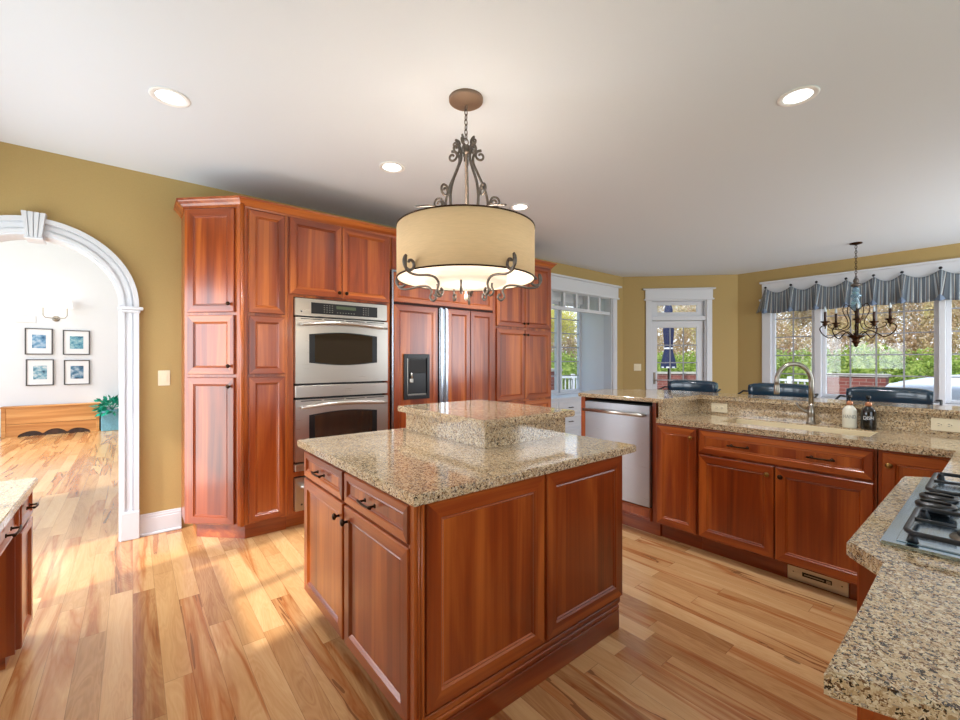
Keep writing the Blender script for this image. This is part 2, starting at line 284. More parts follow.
# ------------------------------------------------------------------ mesh helpers
class MB:
    def __init__(s): s.bm = bmesh.new()
    def box(s, x0, x1, y0, y1, z0, z1, bev=0, seg=1, mi=0):
        M4 = Matrix.Translation(((x0+x1)/2, (y0+y1)/2, (z0+z1)/2)) @ Matrix.Diagonal((abs(x1-x0), abs(y1-y0), abs(z1-z0), 1))
        r = bmesh.ops.create_cube(s.bm, size=1, matrix=M4); vs = r['verts']
        fs = {f for v in vs for f in v.link_faces}
        for f in fs: f.material_index = mi
        if bev:
            es = list({e for v in vs for e in v.link_edges})
            bmesh.ops.bevel(s.bm, geom=es, offset=bev, segments=seg, affect='EDGES', clamp_overlap=True)
        return s
    def quad(s, pts, mi=0):
        f = s.bm.faces.new([s.bm.verts.new(p) for p in pts]); f.material_index = mi; return f
    def prism(s, pts, z0, z1, bev=0, seg=1):      # polygon in XY (counter-clockwise), extruded in Z
        n = len(pts); a = [s.bm.verts.new((x, y, z0)) for x, y in pts]; b = [s.bm.verts.new((x, y, z1)) for x, y in pts]
        s.bm.faces.new(list(reversed(a))); s.bm.faces.new(b)
        for i in range(n): s.bm.faces.new((a[i], a[(i+1) % n], b[(i+1) % n], b[i]))
        if bev:
            es = [s.bm.edges.get((b[i], b[(i+1) % n])) for i in range(n)] + [s.bm.edges.get((a[i], a[(i+1) % n])) for i in range(n)]
            bmesh.ops.bevel(s.bm, geom=es, offset=bev, segments=seg, affect='EDGES')
        return s
    def prism_y(s, pts, y0, y1):      # polygon in XZ extruded in Y
        n = len(pts); a = [s.bm.verts.new((x, y0, z)) for x, z in pts]; b = [s.bm.verts.new((x, y1, z)) for x, z in pts]
        s.bm.faces.new(a); s.bm.faces.new(list(reversed(b)))
        for i in range(n): s.bm.faces.new((a[i], b[i], b[(i+1) % n], a[(i+1) % n]))
        return s
    def tube(s, pts, r, n=8, closed=False, cap=True):
        pts = [Vector(p) for p in pts]; rs = r if isinstance(r, (list, tuple)) else [r]*len(pts)
        L = len(pts); up = Vector((0, 0, 1)); prev = None; rings = []
        for i, p in enumerate(pts):
            t = (pts[(i+1) % L]-pts[i-1]) if closed else (pts[min(i+1, L-1)]-pts[max(i-1, 0)])
            t.normalize()
            if prev is None:
                u = t.cross(up)
                if u.length < .05: u = t.cross(Vector((1, 0, 0)))
                u.normalize()
            else:
                u = prev-t*prev.dot(t)
                if u.length < 1e-5: u = t.orthogonal()
                u.normalize()
            prev = u; v = t.cross(u)
            rings.append([s.bm.verts.new(p+(u*math.cos(2*PI*k/n)+v*math.sin(2*PI*k/n))*rs[i]) for k in range(n)])
        for i in range(L if closed else L-1):
            a, b = rings[i], rings[(i+1) % L]
            for k in range(n):
                f = s.bm.faces.new((a[k], a[(k+1) % n], b[(k+1) % n], b[k])); f.smooth = True
        if cap and not closed:
            s.bm.faces.new(list(reversed(rings[0]))); s.bm.faces.new(rings[-1])
        return s
    def lathe(s, prof, c=(0, 0, 0), axis='z', n=24, cap=True, smooth=True, arc=1):
        c = Vector(c); rings = []
        for r, h in prof:
            ring = []
            for k in range(n):
                a = 2*PI*k/n*arc; x, y = r*math.cos(a), r*math.sin(a)
                p = {'z': (x, y, h), 'y': (x, -h, y), 'x': (-h, x, y)}[axis]
                ring.append(s.bm.verts.new(c+Vector(p)))
            rings.append(ring)
        for a, b in zip(rings, rings[1:]):
            for k in range(n):
                f = s.bm.faces.new((a[k], a[(k+1) % n], b[(k+1) % n], b[k])); f.smooth = smooth
        if cap:
            if prof[0][0] > 1e-4: s.bm.faces.new(list(reversed(rings[0])))
            if prof[-1][0] > 1e-4: s.bm.faces.new(rings[-1])
        return s
    def rings(s, x0, z0, w, h, prof, cap=True):        # framed panel facing -y
        rs = []
        for i, y in prof:
            rs.append([s.bm.verts.new(p) for p in ((x0+i, y, z0+i), (x0+w-i, y, z0+i), (x0+w-i, y, z0+h-i), (x0+i, y, z0+h-i))])
        for a, b in zip(rs, rs[1:]):
            for k in range(4):
                f = s.bm.faces.new((a[k], a[(k+1) % 4], b[(k+1) % 4], b[k])); f.material_index = 1 if k in (0, 2) else 0
        if cap: s.bm.faces.new(rs[-1])
        return s
    def build(s, name, mats, parent=None, off=None, sub=False, recalc=True):
        bm = s.bm
        bmesh.ops.remove_doubles(bm, verts=bm.verts, dist=1e-6) if sub else None
        if recalc: bmesh.ops.recalc_face_normals(bm, faces=bm.faces)
        if off: bmesh.ops.translate(bm, verts=bm.verts, vec=-Vector(off))
        me = bpy.data.meshes.new(name); bm.to_mesh(me); bm.free()
        for m in (mats if isinstance(mats, (list, tuple)) else [mats]): me.materials.append(M[m])
        o = bpy.data.objects.new(name, me); C.objects.link(o)
        if parent: o.parent = parent
        return o
WD = ('cherry', 'cherry_h')
def tag(o, label, cat, group=None, kind=None):
    o['label'] = label; o['category'] = cat
    if group: o['group'] = group
    if kind: o['kind'] = kind
    return o
def thing(name, label, cat, loc=(0, 0, 0), rotz=0, group=None):
    o = bpy.data.objects.new(name, None); C.objects.link(o); o.empty_display_size = .1
    o.location = loc; o.rotation_euler = (0, 0, rotz); return tag(o, label, cat, group)
def struct(name, mb, m, loc=(0,0,0), rotz=0, parent=None):
    o = mb.build(name, m, parent)
    if not parent: o['kind'] = 'structure'; o.location = loc; o.rotation_euler = (0,0,rotz)
    return o
def dup(root, loc=None, rotz=None, label=None):
    def cp(o, par):
        c = o.copy(); C.objects.link(c); c.parent = par
        for ch in o.children: cp(ch, c)
        return c
    r = cp(root, None)
    if loc is not None: r.location = loc
    if rotz is not None: r.rotation_euler = (0, 0, rotz)
    if label: r['label'] = label
    return r
def arcp(cx, cy, r, a0, a1, n): return [(cx+r*math.cos(a0+(a1-a0)*i/n), cy+r*math.sin(a0+(a1-a0)*i/n)) for i in range(n+1)]

def front(par, name, x0, x1, z0, z1, yf=0, s=.055, t=.02, knob=None, pull=None, kmat='bronze', rot=None, loc=None):
    """door or drawer front facing local -y; knob=(x,z); pull=(x,z,width)"""
    mb = MB(); w, h = x1-x0, z1-z0
    s = min(s, h*.27)
    mb.rings(x0, z0, w, h, [(0, yf), (0, yf-t+.004), (.004, yf-t), (s-.006, yf-t), (s, yf-t+.007), (s+.004, yf-t+.005), (s+.009, yf-t+.010)])
    d = mb.build(name, WD, par)
    if knob: knob_(d, knob[0], yf-t, knob[1], kmat)
    if pull: pull_(d, pull[0], yf-t, pull[1], pull[2], kmat)
    if loc: d.location = loc; d.rotation_euler = (0, 0, rot)
    return d
def knob_(par, x, y, z, m='bronze'):
    return MB().lathe([(.006, 0), (.005, .012), (.013, .017), (.0155, .023), (.012, .029), (.001, .031)], (x, y, z), 'y', 14).build('knob', m, par)
def pull_(par, x, y, z, w, m='bronze'):
    mb = MB(); pts = [(x-w/2, y-.026, z)]+[(x+w*(i/8-.5), y-.026-.006*math.sin(PI*i/8), z) for i in range(9)]+[(x+w/2, y-.026, z)]
    mb.tube(pts[1:-1], .0052, 8)
    for sx in (-1, 1): mb.tube([(x+sx*w*.36, y, z), (x+sx*w*.36, y-.03, z)], .0045, 8); mb.lathe([(.009, 0), (.008, .004), (.001, .005)], (x+sx*w*.36, y, z), 'y', 10)
    return mb.build('handle', m, par)

# ------------------------------------------------------------------ room shell
CZ = 2.78; WX = 7.87; YW = 4.16; XL = -1.1; YS = -2.2
kp = [(XL, YS), (WX, YS), (WX, 2.82), (6.57, YW), (XL, YW)]
fl = MB().prism([(XL-.15, YS-.15), (WX+.12, YS-.15), (WX+.12, 2.86), (6.62, YW+.12), (6.4, YW+.12), (6.4, 4.9), (4.3, 4.9), (4.3, YW+.15), (1.3, YW+.15), (1.3, 11.3), (-4.1, 11.3), (-4.1, YW+.15), (XL-.15, YW+.15)], -.12, 0)
struct('floor', fl, 'floor')
struct('ceiling', MB().prism([(XL-.15, YS-.15), (WX+.15, YS-.15), (WX+.15, 2.88), (6.63, YW+.15), (XL-.15, YW+.15)], CZ, CZ+.25), 'ceiling')
# north wall with arch and bay opening
AX, AR, AZ = -.515, .447, 1.755
BX0, BX1, BZ = 4.47, 6.25, 2.40
def northwall(y0, y1, mat, name, xmax):
    mb = MB()
    mb.box(XL-.15, AX-AR, y0, y1, 0, CZ)
    n = 24; arc = arcp(AX, AZ, AR, PI, 0, n)
    for (xa, za), (xb, zb) in zip(arc, arc[1:]): mb.prism_y([(xa, za), (xb, zb), (xb, CZ), (xa, CZ)], y0, y1)
    mb.box(AX+AR, BX0, y0, y1, 0, CZ); mb.box(BX0, BX1, y0, y1, BZ, CZ); mb.box(BX1, xmax, y0, y1, 0, CZ)
    struct(name, mb, mat)
northwall(YW, YW+.06, 'gold', 'wall_north', 6.57)
northwall(YW+.06, YW+.15, 'white_wall', 'wall_north_outer', 6.57)
# west wall with a window above the desk
mb = MB(); mb.box(XL-.15, XL, YS, 1.7, 0, CZ); mb.box(XL-.15, XL, 4.06, YW, 0, CZ); mb.box(XL-.15, XL, 2.98, 3.16, 0, CZ); mb.box(XL-.15, XL, 3.16, 4.06, 2.1, CZ); mb.box(XL-.15, XL, 1.7, 2.98, 0, 1.05); mb.box(XL-.15, XL, 1.7, 2.98, 2.2, CZ)
struct('wall_west', mb, 'gold')
mb = MB(); mb.box(XL-.15, 8.02, YS-.15, YS, 0, .42); mb.box(XL-.15, 8.02, YS-.15, YS, 2.58, CZ)
for a, b in ((XL-.15, -.75), (2.3, 5.15), (7.45, 8.02)): mb.box(a, b, YS-.15, YS, .42, 2.58)
struct('wall_south', mb, 'gold')
# door wall (north-east, at 45 degrees) : local x along wall, y outward
DR = (6.57, YW, 0); DA = -PI/4; DL = math.hypot(WX-6.57, YW-2.82)
DA = math.atan2(2.82-YW, WX-6.57)
dx0, dx1, dzt = .47, 1.365, 2.37
mb = MB(); mb.box(-.0, dx0, 0, .15, 0, CZ); mb.box(dx1, DL+.0, 0, .15, 0, CZ); mb.box(dx0, dx1, 0, .15, dzt, CZ)
struct('wall_northeast', mb, 'gold', DR, DA)
# window wall (east): local x runs toward -Y
ER = (WX, 2.82, 0); EA = -PI/2
wins = [(2.34, 1.78), (1.70, .52), (.46, -.72), (-.80, -1.4)]
lx = lambda y: 2.82-y
mb = MB(); SZ, HZ = .80, 2.32
mb.box(0, lx(2.34), 0, .15, 0, CZ); mb.box(lx(-1.4), lx(YS), 0, .15, 0, CZ)
mb.box(lx(2.34), lx(-1.4), 0, .15, 0, SZ); mb.box(lx(2.34), lx(-1.4), 0, .15, HZ, CZ)
struct('wall_east', mb, 'gold', ER, EA)
def window(n, ya, yb, cols, root, rot, conv=None, z0=SZ, z1=HZ, rows=5, fw=.045, dep=.04):
    x0, x1 = (conv(ya), conv(yb)) if conv else (ya, yb)
    r = bpy.data.objects.new('window_%d' % n, None); C.objects.link(r); r['kind'] = 'structure'; r.location = root; r.rotation_euler = (0, 0, rot)
    f = MB(); y0, y1 = dep, dep+.06
    f.box(x0, x0+fw, y0, y1, z0, z1, .004); f.box(x1-fw, x1, y0, y1, z0, z1, .004); f.box(x0+fw, x1-fw, y0, y1, z0, z0+fw, .004); f.box(x0+fw, x1-fw, y0, y1, z1-fw, z1, .004)
    f.build('window_frame', 'trim', r)
    g = MB(); g.box(x0+fw, x1-fw, y0+.03, y0+.036, z0+fw, z1-fw); g.build('window_glass', 'glass', r)
    m = MB(); a, b = x0+fw, x1-fw
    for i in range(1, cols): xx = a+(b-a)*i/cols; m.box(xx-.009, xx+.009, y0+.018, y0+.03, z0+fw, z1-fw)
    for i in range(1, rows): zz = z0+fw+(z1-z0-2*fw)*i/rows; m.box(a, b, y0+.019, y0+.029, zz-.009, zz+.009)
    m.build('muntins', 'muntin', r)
    return r
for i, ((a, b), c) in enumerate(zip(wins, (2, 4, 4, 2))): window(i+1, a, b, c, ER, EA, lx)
# casing of the window wall
t = MB()
t.box(lx(2.46), lx(2.34), -.02, .0, SZ-.10, HZ, .004); t.box(lx(-1.4), lx(-1.52), -.02, 0, SZ-.1, HZ, .004)
for (a, b), (c, d) in zip(wins, wins[1:]): t.box(lx(b), lx(c), -.02, .12, SZ, HZ, .004)
t.box(lx(2.46), lx(-1.52), -.022, 0, HZ, 2.565, .003); t.box(lx(2.49), lx(-1.55), -.045, 0, 2.565, 2.595, .004); t.box(lx(2.352), lx(2.338), -.015, .13, SZ, HZ); t.box(lx(-1.398), lx(-1.41), -.015, .13, SZ, HZ); t.box(lx(2.34), lx(-1.4), -.015, .13, HZ-.01, HZ+.002); t.box(lx(2.50), lx(-1.56), -.03, 0, HZ-.03, HZ, .004)
t.box(lx(2.50), lx(-1.56), -.06, .1, SZ-.03, SZ, .005)
struct('trim_1', t, 'trim', ER, EA)
# window over the desk; unseen west door and south windows, added to bring light
t = MB(); 
for a, b, y0, y1 in ((1.7, 1.76, 1.05, 2.2), (2.92, 2.98, 1.05, 2.2), (2.31, 2.37, 1.05, 2.2), (3.07, 3.18, 0, 2.1), (4.04, 4.14, 0, 2.1)): t.box(XL-.08, XL+.015, a, b, y0, y1)
t.box(XL-.08, XL+.015, 1.76, 2.92, 2.14, 2.2); t.box(XL-.08, XL+.03, 1.7, 2.98, 1.05, 1.09); t.box(XL-.08, XL+.015, 3.07, 4.14, 2.1, 2.2); struct('trim_2', t, 'trim')
t = MB()
for x in (-.75, .75, 2.24, 5.15, 6.3, 7.39): t.box(x, x+.06, YS-.1, YS+.02, .42, 2.58)
t.box(-.75, 2.3, YS-.1, YS+.021, 2.54, 2.60); t.box(5.15, 7.45, YS-.1, YS+.021, 2.54, 2.60); struct('trim_3', t, 'trim')
# patio door
r = bpy.data.objects.new('door_1', None); C.objects.link(r); r['kind'] = 'structure'; r.location = DR; r.rotation_euler = (0, 0, DA)
f = MB(); f.box(dx0, dx0+.02, 0, .14, 0, dzt); f.box(dx1-.02, dx1, 0, .14, 0, dzt); f.box(dx0+.02, dx1-.02, 0, .14, dzt-.02, dzt); f.box(dx0+.02, dx1-.02, 0, .14, 2.02, 2.095, .004); f.build('door_frame', 'trim', r)
d0, d1 = dx0+.022, dx1-.022; g0, g1 = .585, 1.235
f = MB(); f.box(d0, g0, .05, .095, .01, 2.015, .003); f.box(g1, d1, .05, .095, .01, 2.015, .003); f.box(g0, g1, .05, .095, 1.90, 2.015, .003); f.box(g0, g1, .05, .095, .01, .26, .003)
leaf = f.build('door_leaf', 'trim', r)
MB().box(g0, g1, .07, .076, .26, 1.9).build('door_glass', 'glass', leaf)
f = MB()
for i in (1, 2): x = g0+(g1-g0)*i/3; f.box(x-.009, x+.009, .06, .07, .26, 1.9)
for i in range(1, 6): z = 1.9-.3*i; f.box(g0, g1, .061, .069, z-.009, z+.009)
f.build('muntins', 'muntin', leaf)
h = MB(); h.box(.518, .556, .042, .05, .93, 1.13, .004); h.tube([(.537, .05, 1.0), (.537, .0, 1.0), (.62, -.005, 1.0)], .009, 8); h.build('door_handle', 'chrome', leaf)
f = MB()
for z in (.25, 1.1, 1.85): f.tube([(d1+.005, .045, z-.045), (d1+.005, .045, z+.045)], .007, 8)
f.build('door_hinge', 'chrome', leaf)
f = MB(); f.box(d0, g0, .05, .09, 2.097, 2.348, .003); f.box(g1, d1, .05, .09, 2.097, 2.348, .003); f.box(g0, g1, .05, .09, 2.097, 2.165, .003); f.box(g0, g1, .05, .09, 2.285, 2.348, .003); tr = f.build('transom', 'trim', r)
MB().box(g0, g1, .07, .076, 2.165, 2.285).build('transom_glass', 'glass', tr)
t = MB(); t.box(dx0-.09, dx0, -.022, 0, 0, dzt, .004); t.box(dx1, dx1+.09, -.022, 0, 0, dzt, .004); t.box(dx0-.10, dx1+.10, -.026, 0, dzt, 2.54, .003); t.box(dx0-.14, dx1+.14, -.05, 0, 2.54, 2.565, .005); t.box(dx0-.12, dx1+.12, -.036, 0, dzt-.005, dzt+.02, .004)
struct('trim_4', t, 'trim', DR, DA)
# bay alcove at the north wall
mb = MB(); yb = 4.76
mb.box(BX1, BX1+.1, YW+.15, yb+.12, 0, 2.6); mb.box(BX0-.1, BX0, YW+.15, yb+.12, 0, 2.6); mb.box(BX0, BX1, YW+.15, yb+.12, 2.5, 2.6)
mb.box(BX0, BX1, yb, yb+.12, 0, .76); mb.box(BX0, BX1, yb, yb+.12, 2.34, 2.5)
struct('wall_bay', mb, 'white_wall')
mb = MB(); bw = [(4.47, 5.04), (5.07, 5.64), (5.67, 6.25)]
mb.box(5.04, 5.07, yb, yb+.1, .76, 2.34); mb.box(5.64, 5.67, yb, yb+.1, .76, 2.34)
mb.box(BX0, BX1, yb-.03, yb+.08, .76, .785); struct('trim_5', mb, 'trim')
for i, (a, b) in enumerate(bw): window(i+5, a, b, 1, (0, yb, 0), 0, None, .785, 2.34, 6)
# transom grille and casing at the bay opening
t = MB(); n = 6; x0 = BX0; pw = (BX1-BX0)/n
t.box(BX0, BX1, YW+.03, YW+.09, 2.10, 2.15, .003); t.box(BX0, BX1, YW+.03, YW+.09, 2.365, BZ, .003)
for i in range(n+1): x = BX0+pw*i; t.box(max(BX0, x-.024), min(BX1, x+.024), YW+.035, YW+.085, 2.15, 2.365, .002)
t.box(BX1-.022, BX1, YW-.001, YW+.15, 0, BZ); t.box(BX0, BX0+.02, YW, YW+.15, 0, 2.10)
t.box(BX1, BX1+.12, YW-.022, YW, 0, BZ, .004); t.box(BX0-.12, BX0, YW-.022, YW, 0, BZ, .004)
t.box(BX1+.02, BX1+.03, YW-.028, YW, 0, BZ, .003)
t.box(BX0-.14, BX1+.15, YW-.026, YW, BZ-.01, 2.57, .003); t.box(BX0-.18, BX1+.22, YW-.055, YW, 2.57, 2.60, .006); t.box(BX0-.16, BX1+.17, YW-.034, YW, BZ-.03, BZ, .004)
struct('trim_6', t, 'trim')
MB_ = MB().box(BX0+.01, BX1-.01, YW+.055, YW+.06, 2.15, 2.365); struct('window_8', MB_, 'glass')
# arch casing
t = MB()
prof = [(.0, .022, .030), (.022, .034, .018), (.034, .064, .022), (.064, .074, .014), (.074, .106, .040)]
y = YW
for r0, r1, th in prof:
    n = 40; a = arcp(AX, AZ, AR+r0, PI, 0, n); b = arcp(AX, AZ, AR+r1, PI, 0, n)
    if r0 == r1 or r1 == 0: continue
    for k in range(n):
        t.prism_y([a[k], a[k+1], b[k+1], b[k]], YW-th, YW)
    for sx in (-1, 1):
        xa, xb = AX+sx*(AR+r0), AX+sx*(AR+r1); t.box(min(xa, xb), max(xa, xb), YW-th, YW, .2, AZ)
for sx in (-1, 1):
    xa, xb = AX+sx*(AR-.012), AX+sx*(AR+.125); t.box(min(xa, xb)-.006, max(xa, xb)+.006, YW-.056, YW+.15, AZ-.035, AZ-.012, .004); t.box(min(xa, xb)+.012, max(xa, xb)-.012, YW-.045, YW, AZ-.055, AZ-.035, .004)
    xa, xb = AX+sx*(AR-.005), AX+sx*(AR+.110); t.box(min(xa, xb), max(xa, xb), YW-.045, YW, 0, .21, .005)
n = 40; a = arcp(AX, AZ, AR, PI, 0, n); b = arcp(AX, AZ, AR-.012, PI, 0, n)
for k in range(n): t.prism_y([a[k], a[k+1], b[k+1], b[k]], YW-.018, YW+.165)
for sx in (-1, 1): xa, xb = AX+sx*AR, AX+sx*(AR-.012); t.box(min(xa, xb), max(xa, xb), YW-.018, YW+.165, 0, AZ)
struct('trim_7', t, 'trim')
t = MB()     # fluted keystone
for i in range(4):
    u0, u1 = -1+i*.5, -1+(i+1)*.5
    wb_, wt_ = .040, .060
    t.prism_y([(AX+u0*wb_+.002, AZ+AR-.03), (AX+u1*wb_-.002, AZ+AR-.03), (AX+u1*wt_-.003, AZ+AR+.135), (AX+u0*wt_+.003, AZ+AR+.135)], YW-.062, YW-.02)
t.prism_y([(AX-.040, AZ+AR-.03), (AX+.040, AZ+AR-.03), (AX+.060, AZ+AR+.135), (AX-.060, AZ+AR+.135)], YW-.05, YW+.02)
t.box(AX-.046, AX+.046, YW-.06, YW+.1, AZ+AR-.045, AZ+AR-.03, .003)
struct('trim_8', t, 'trim')
def baseboard(name, x0, x1, loc, rot):
    b = MB(); b.box(x0, x1, -.016, 0, 0, .13, .002); b.box(x0, x1, -.012, 0, .13, .15, .003); b.box(x0, x1, -.008, 0, .15, .165, .002); b.box(x0, x1, -.026, 0, 0, .018, .004)
    struct(name, b, 'trim', loc, rot)
baseboard('baseboard_north', AX+AR+.110, .303, (0, YW, 0), 0)
baseboard('baseboard_north_window', BX1+.12, 6.57, (0, YW, 0), 0)
baseboard('baseboard_northeast', .0, dx0-.09, DR, DA)
baseboard('baseboard_northeast_right', dx1+.09, DL, DR, DA)
baseboard('baseboard_east', 0, 4.9, ER, EA)
# living room beyond the arch
H2 = 4.6
mb = MB(); mb.box(-4.1, 1.3, 11.1, 11.25, 0, H2); struct('wall_living_north', mb, 'white_wall')
mb = MB(); mb.box(1.15, 1.3, YW+.15, 11.1, 0, H2); struct('wall_living_east', mb, 'white_wall')
mb = MB(); mb.box(-4.1, -3.95, YW+.15, 11.1, 0, .3); mb.box(-4.1, -3.95, YW+.15, 11.1, 4.1, H2); mb.box(-4.1, -3.95, YW+.15, 5, .3, 4.1); mb.box(-4.1, -3.95, 10.2, 11.1, .3, 4.1); struct('wall_living_west', mb, 'white_wall')
mb = MB(); mb.box(-4.1, XL-.15, YW, YW+.15, 0, H2); mb.box(XL-.15, 1.3, YW+.06, YW+.15, CZ+.0, H2); struct('wall_living_south', mb, 'white_wall')
struct('ceiling_living', MB().box(-4.1, 1.3, YW+.06, 11.25, H2, H2+.1), 'ceiling')
baseboard('baseboard_living', -3.9, 1.15, (0, 11.1, 0), 0)

# ------------------------------------------------------------------ oven wall cabinets
YF = 3.57
def kit(par, specs):
    for s in specs: front(par, **s)
# corner pantry: an angled face and a narrow straight face
cp = thing('corner_pantry_cabinet', 'tall cherry corner pantry with angled doors left of the double oven', 'cabinet', (.62, 3.85, 0))
o = (.62, 3.85, 0)
A, B = (.303, 3.892), (.623, YF)
b = MB(); b.prism([A, B, (.948, YF), (.948, YW-.003), (.303, YW-.003)], .115, 2.49); b.build('body', 'cherry', cp, o)
b = MB(); b.prism([(.38, 3.885), (.655, 3.61), (.948, 3.61), (.948, YW-.003), (.38, YW-.003)], .0, .115); b.build('toe_kick', 'cherry_h', cp, o)
b = MB(); b.prism([(.600, 3.575), (.632, 3.552), (.665, 3.566), (.665, 3.575), (.623, 3.59)], .115, 2.5); b.tube([(.628, 3.558, .115), (.628, 3.558, 2.5)], .016, 10); b.build('corner_post', 'cherry', cp, o)
ang = math.atan2(B[1]-A[1], B[0]-A[0]); Lw = math.hypot(B[0]-A[0], B[1]-A[1])
aloc = (A[0]-o[0], A[1]-o[1], 0)
for z0, z1, kz in ((1.700, 2.47, 1.76), (1.238, 1.678, 1.30), (.128, 1.215, 1.15)):
    front(cp, 'door', .035, Lw-.045, z0, z1, 0, knob=(Lw-.075, kz), rot=ang, loc=aloc)
for z0, z1 in ((1.700, 2.47), (1.238, 1.678), (.128, 1.215)):
    front(cp, 'door', .672-o[0], .925-o[0], z0, z1, YF-o[1], s=.05)
# oven cabinet
ox0, ox1 = .950, 1.835
oc = thing('oven_cabinet', 'tall cherry cabinet housing the double oven with two doors on top', 'cabinet', (ox0, YF, 0))
b = MB(); w = ox1-ox0
b.box(0, .042, 0, .585, .115, 2.5); b.box(w-.042, w, 0, .585, .115, 2.5); b.box(.042, w-.042, .0, .585, 1.85, 2.5); b.box(.042, w-.042, 0, .585, .115, .14); b.box(.042, w-.042, 0, .585, .412, .452); b.box(.042, w-.042, .565, .585, .14, .41); b.box(.042, w-.042, .565, .585, .455, 1.85)
b.build('body', 'cherry', oc); MB().box(0, w, .07, .585, 0, .115).build('toe_kick', 'cherry_h', oc)
front(oc, 'door', .012, .428, 1.868, 2.475, 0, knob=(.40, 1.91)); front(oc, 'door', .434, .872, 1.868, 2.475, 0, knob=(.462, 1.91))
# double wall oven
ov = thing('double_wall_oven', 'stainless steel double wall oven with dark windows in the cherry cabinet', 'oven', (.994, YF, .455))
wv = .797
def OZ(z): return z-.455
MB().box(.03, wv-.03, .0, .56, 0.003, OZ(1.845)).build('housing', 'rubber', ov)
b = MB(); b.box(0, wv, -.035, 0, OZ(1.70), OZ(1.840), .004, 2); cpn = b.build('control_panel', 'steel', ov)
b = MB(); b.box(.125, .70, -.038, -.034, OZ(1.722), OZ(1.812), .001); b.build('control_glass', 'black', cpn)
MB().box(.33, .50, -.0395, -.0375, OZ(1.770), OZ(1.796)).build('display', 'green_display', cpn)
b = MB()
for k in range(4):
    for j in range(4): b.box(.225+j*.022, .235+j*.022, -.0393, -.037, OZ(1.737+k*.018), OZ(1.743+k*.018))
b.build('keypad', 'keys', cpn); b = MB()
for k in range(4):
    for j in range(3): b.box(.565+j*.022, .575+j*.022, -.0393, -.037, OZ(1.737+k*.018), OZ(1.743+k*.018))
b.build('keypad', 'keys', cpn); b = MB()
for j in range(7): b.box(.335+j*.024, .345+j*.024, -.0393, -.037, OZ(1.738), OZ(1.744))
b.build('button_row', 'keys', cpn)
MB().lathe([(.0075, 0), (.0075, .002), (.001, .003)], (.05, -.035, OZ(1.735)), 'y', 14).build('round_badge', 'frame', cpn)
def oven_door(z0, z1, name='door'):
    H = z1-z0
    # front plate with barrel-shaped window
    b = MB(); wx0, wx1 = .105, wv-.105; n = 14
    wz0 = z0+H*.27 if H > .5 else z0+H*.25; wz1 = z1-H*.21; bow = .022
    yf, t = -.048, .046
    up = [(wx0+(wx1-wx0)*i/n, wz1-bow+bow*math.sin(PI*i/n)) for i in range(n+1)]
    lo = [(wx0+(wx1-wx0)*i/n, wz0+bow-bow*math.sin(PI*i/n)) for i in range(n+1)]
    for i in range(n):
        b.prism_y([(up[i][0], up[i][1]), (up[i+1][0], up[i+1][1]), (up[i+1][0], z1), (up[i][0], z1)], yf, yf+t)
        b.prism_y([(lo[i][0], z0), (lo[i+1][0], z0), (lo[i+1][0], lo[i+1][1]), (lo[i][0], lo[i][1])], yf, yf+t)
    b.box(0, wx0, yf, yf+t, z0, z1); b.box(wx1, wv, yf, yf+t, z0, z1)
    d = b.build(name, 'steel', ov, sub=True)
    g = MB()
    for i in range(n): g.prism_y([(lo[i][0], lo[i][1]), (lo[i+1][0], lo[i+1][1]), (up[i+1][0], up[i+1][1]), (up[i][0], up[i][1])], yf-.001, yf+.02)
    g.build('window_border', 'black', d, sub=True)
    g = MB(); k = .045; lo2 = [(wx0+k+(wx1-wx0-2*k)*i/n, wz0+bow+.006-bow*math.sin(PI*i/n)) for i in range(n+1)]; up2 = [(wx0+k+(wx1-wx0-2*k)*i/n, wz1-bow-.006+bow*math.sin(PI*i/n)) for i in range(n+1)]
    for i in range(n): g.prism_y([lo2[i], lo2[i+1], up2[i+1], up2[i]], yf-.002, yf)
    g.build('window', 'oven_glass', d, sub=True)
    hz = z1-.055; pts = [(.03+(wv-.06)*i/16, yf-.045-.012*math.sin(PI*i/16), hz+.024*math.sin(PI*i/16)-.006) for i in range(17)]
    h = MB(); h.tube(pts, [.010+.006*math.sin(PI*i/16) for i in range(17)], 10)
    for x in (.05, wv-.05): h.tube([(x, yf, hz), (x, yf-.046, hz)], .009, 8)
    h.build('handle', 'steel', d)
    v = MB()
    for i in range(4): v.box(.04+i*.185, .04+i*.185+.165, yf-.0015, yf, z1-.014, z1-.008)
    v.build('vent_slot', 'black', d)
oven_door(OZ(1.158), OZ(1.686)); oven_door(OZ(.535), OZ(1.028))
MB().box(0, wv, -.045, 0, OZ(1.045), OZ(1.140), .003).build('lower_control_strip', 'steel', ov)
MB().box(0, wv, -.042, 0, OZ(.462), OZ(.518), .003).build('bottom_trim', 'steel', ov)
wd = thing('warming_drawer', 'small stainless warming drawer below the double oven', 'drawer', (.994, YF, .145))
b = MB(); b.box(0, wv, -.04, -.0, 0, .262, .004, 2); fr = b.build('drawer_front', 'steel', wd)
b = MB(); b.tube([(.03, -.085, .20), (wv-.03, -.085, .20)], .012, 10)
for x in (.06, wv-.06): b.tube([(x, -.04, .20), (x, -.085, .20)], .008, 8)
b.build('handle', 'steel', fr); MB().box(.02, wv-.02, .0, .5, .004, .255).build('housing', 'rubber', wd)
MB().lathe([(.008, 0), (.008, .002), (.001, .003)], (.05, -.04, .05), 'y', 12).build('round_badge', 'frame', fr)
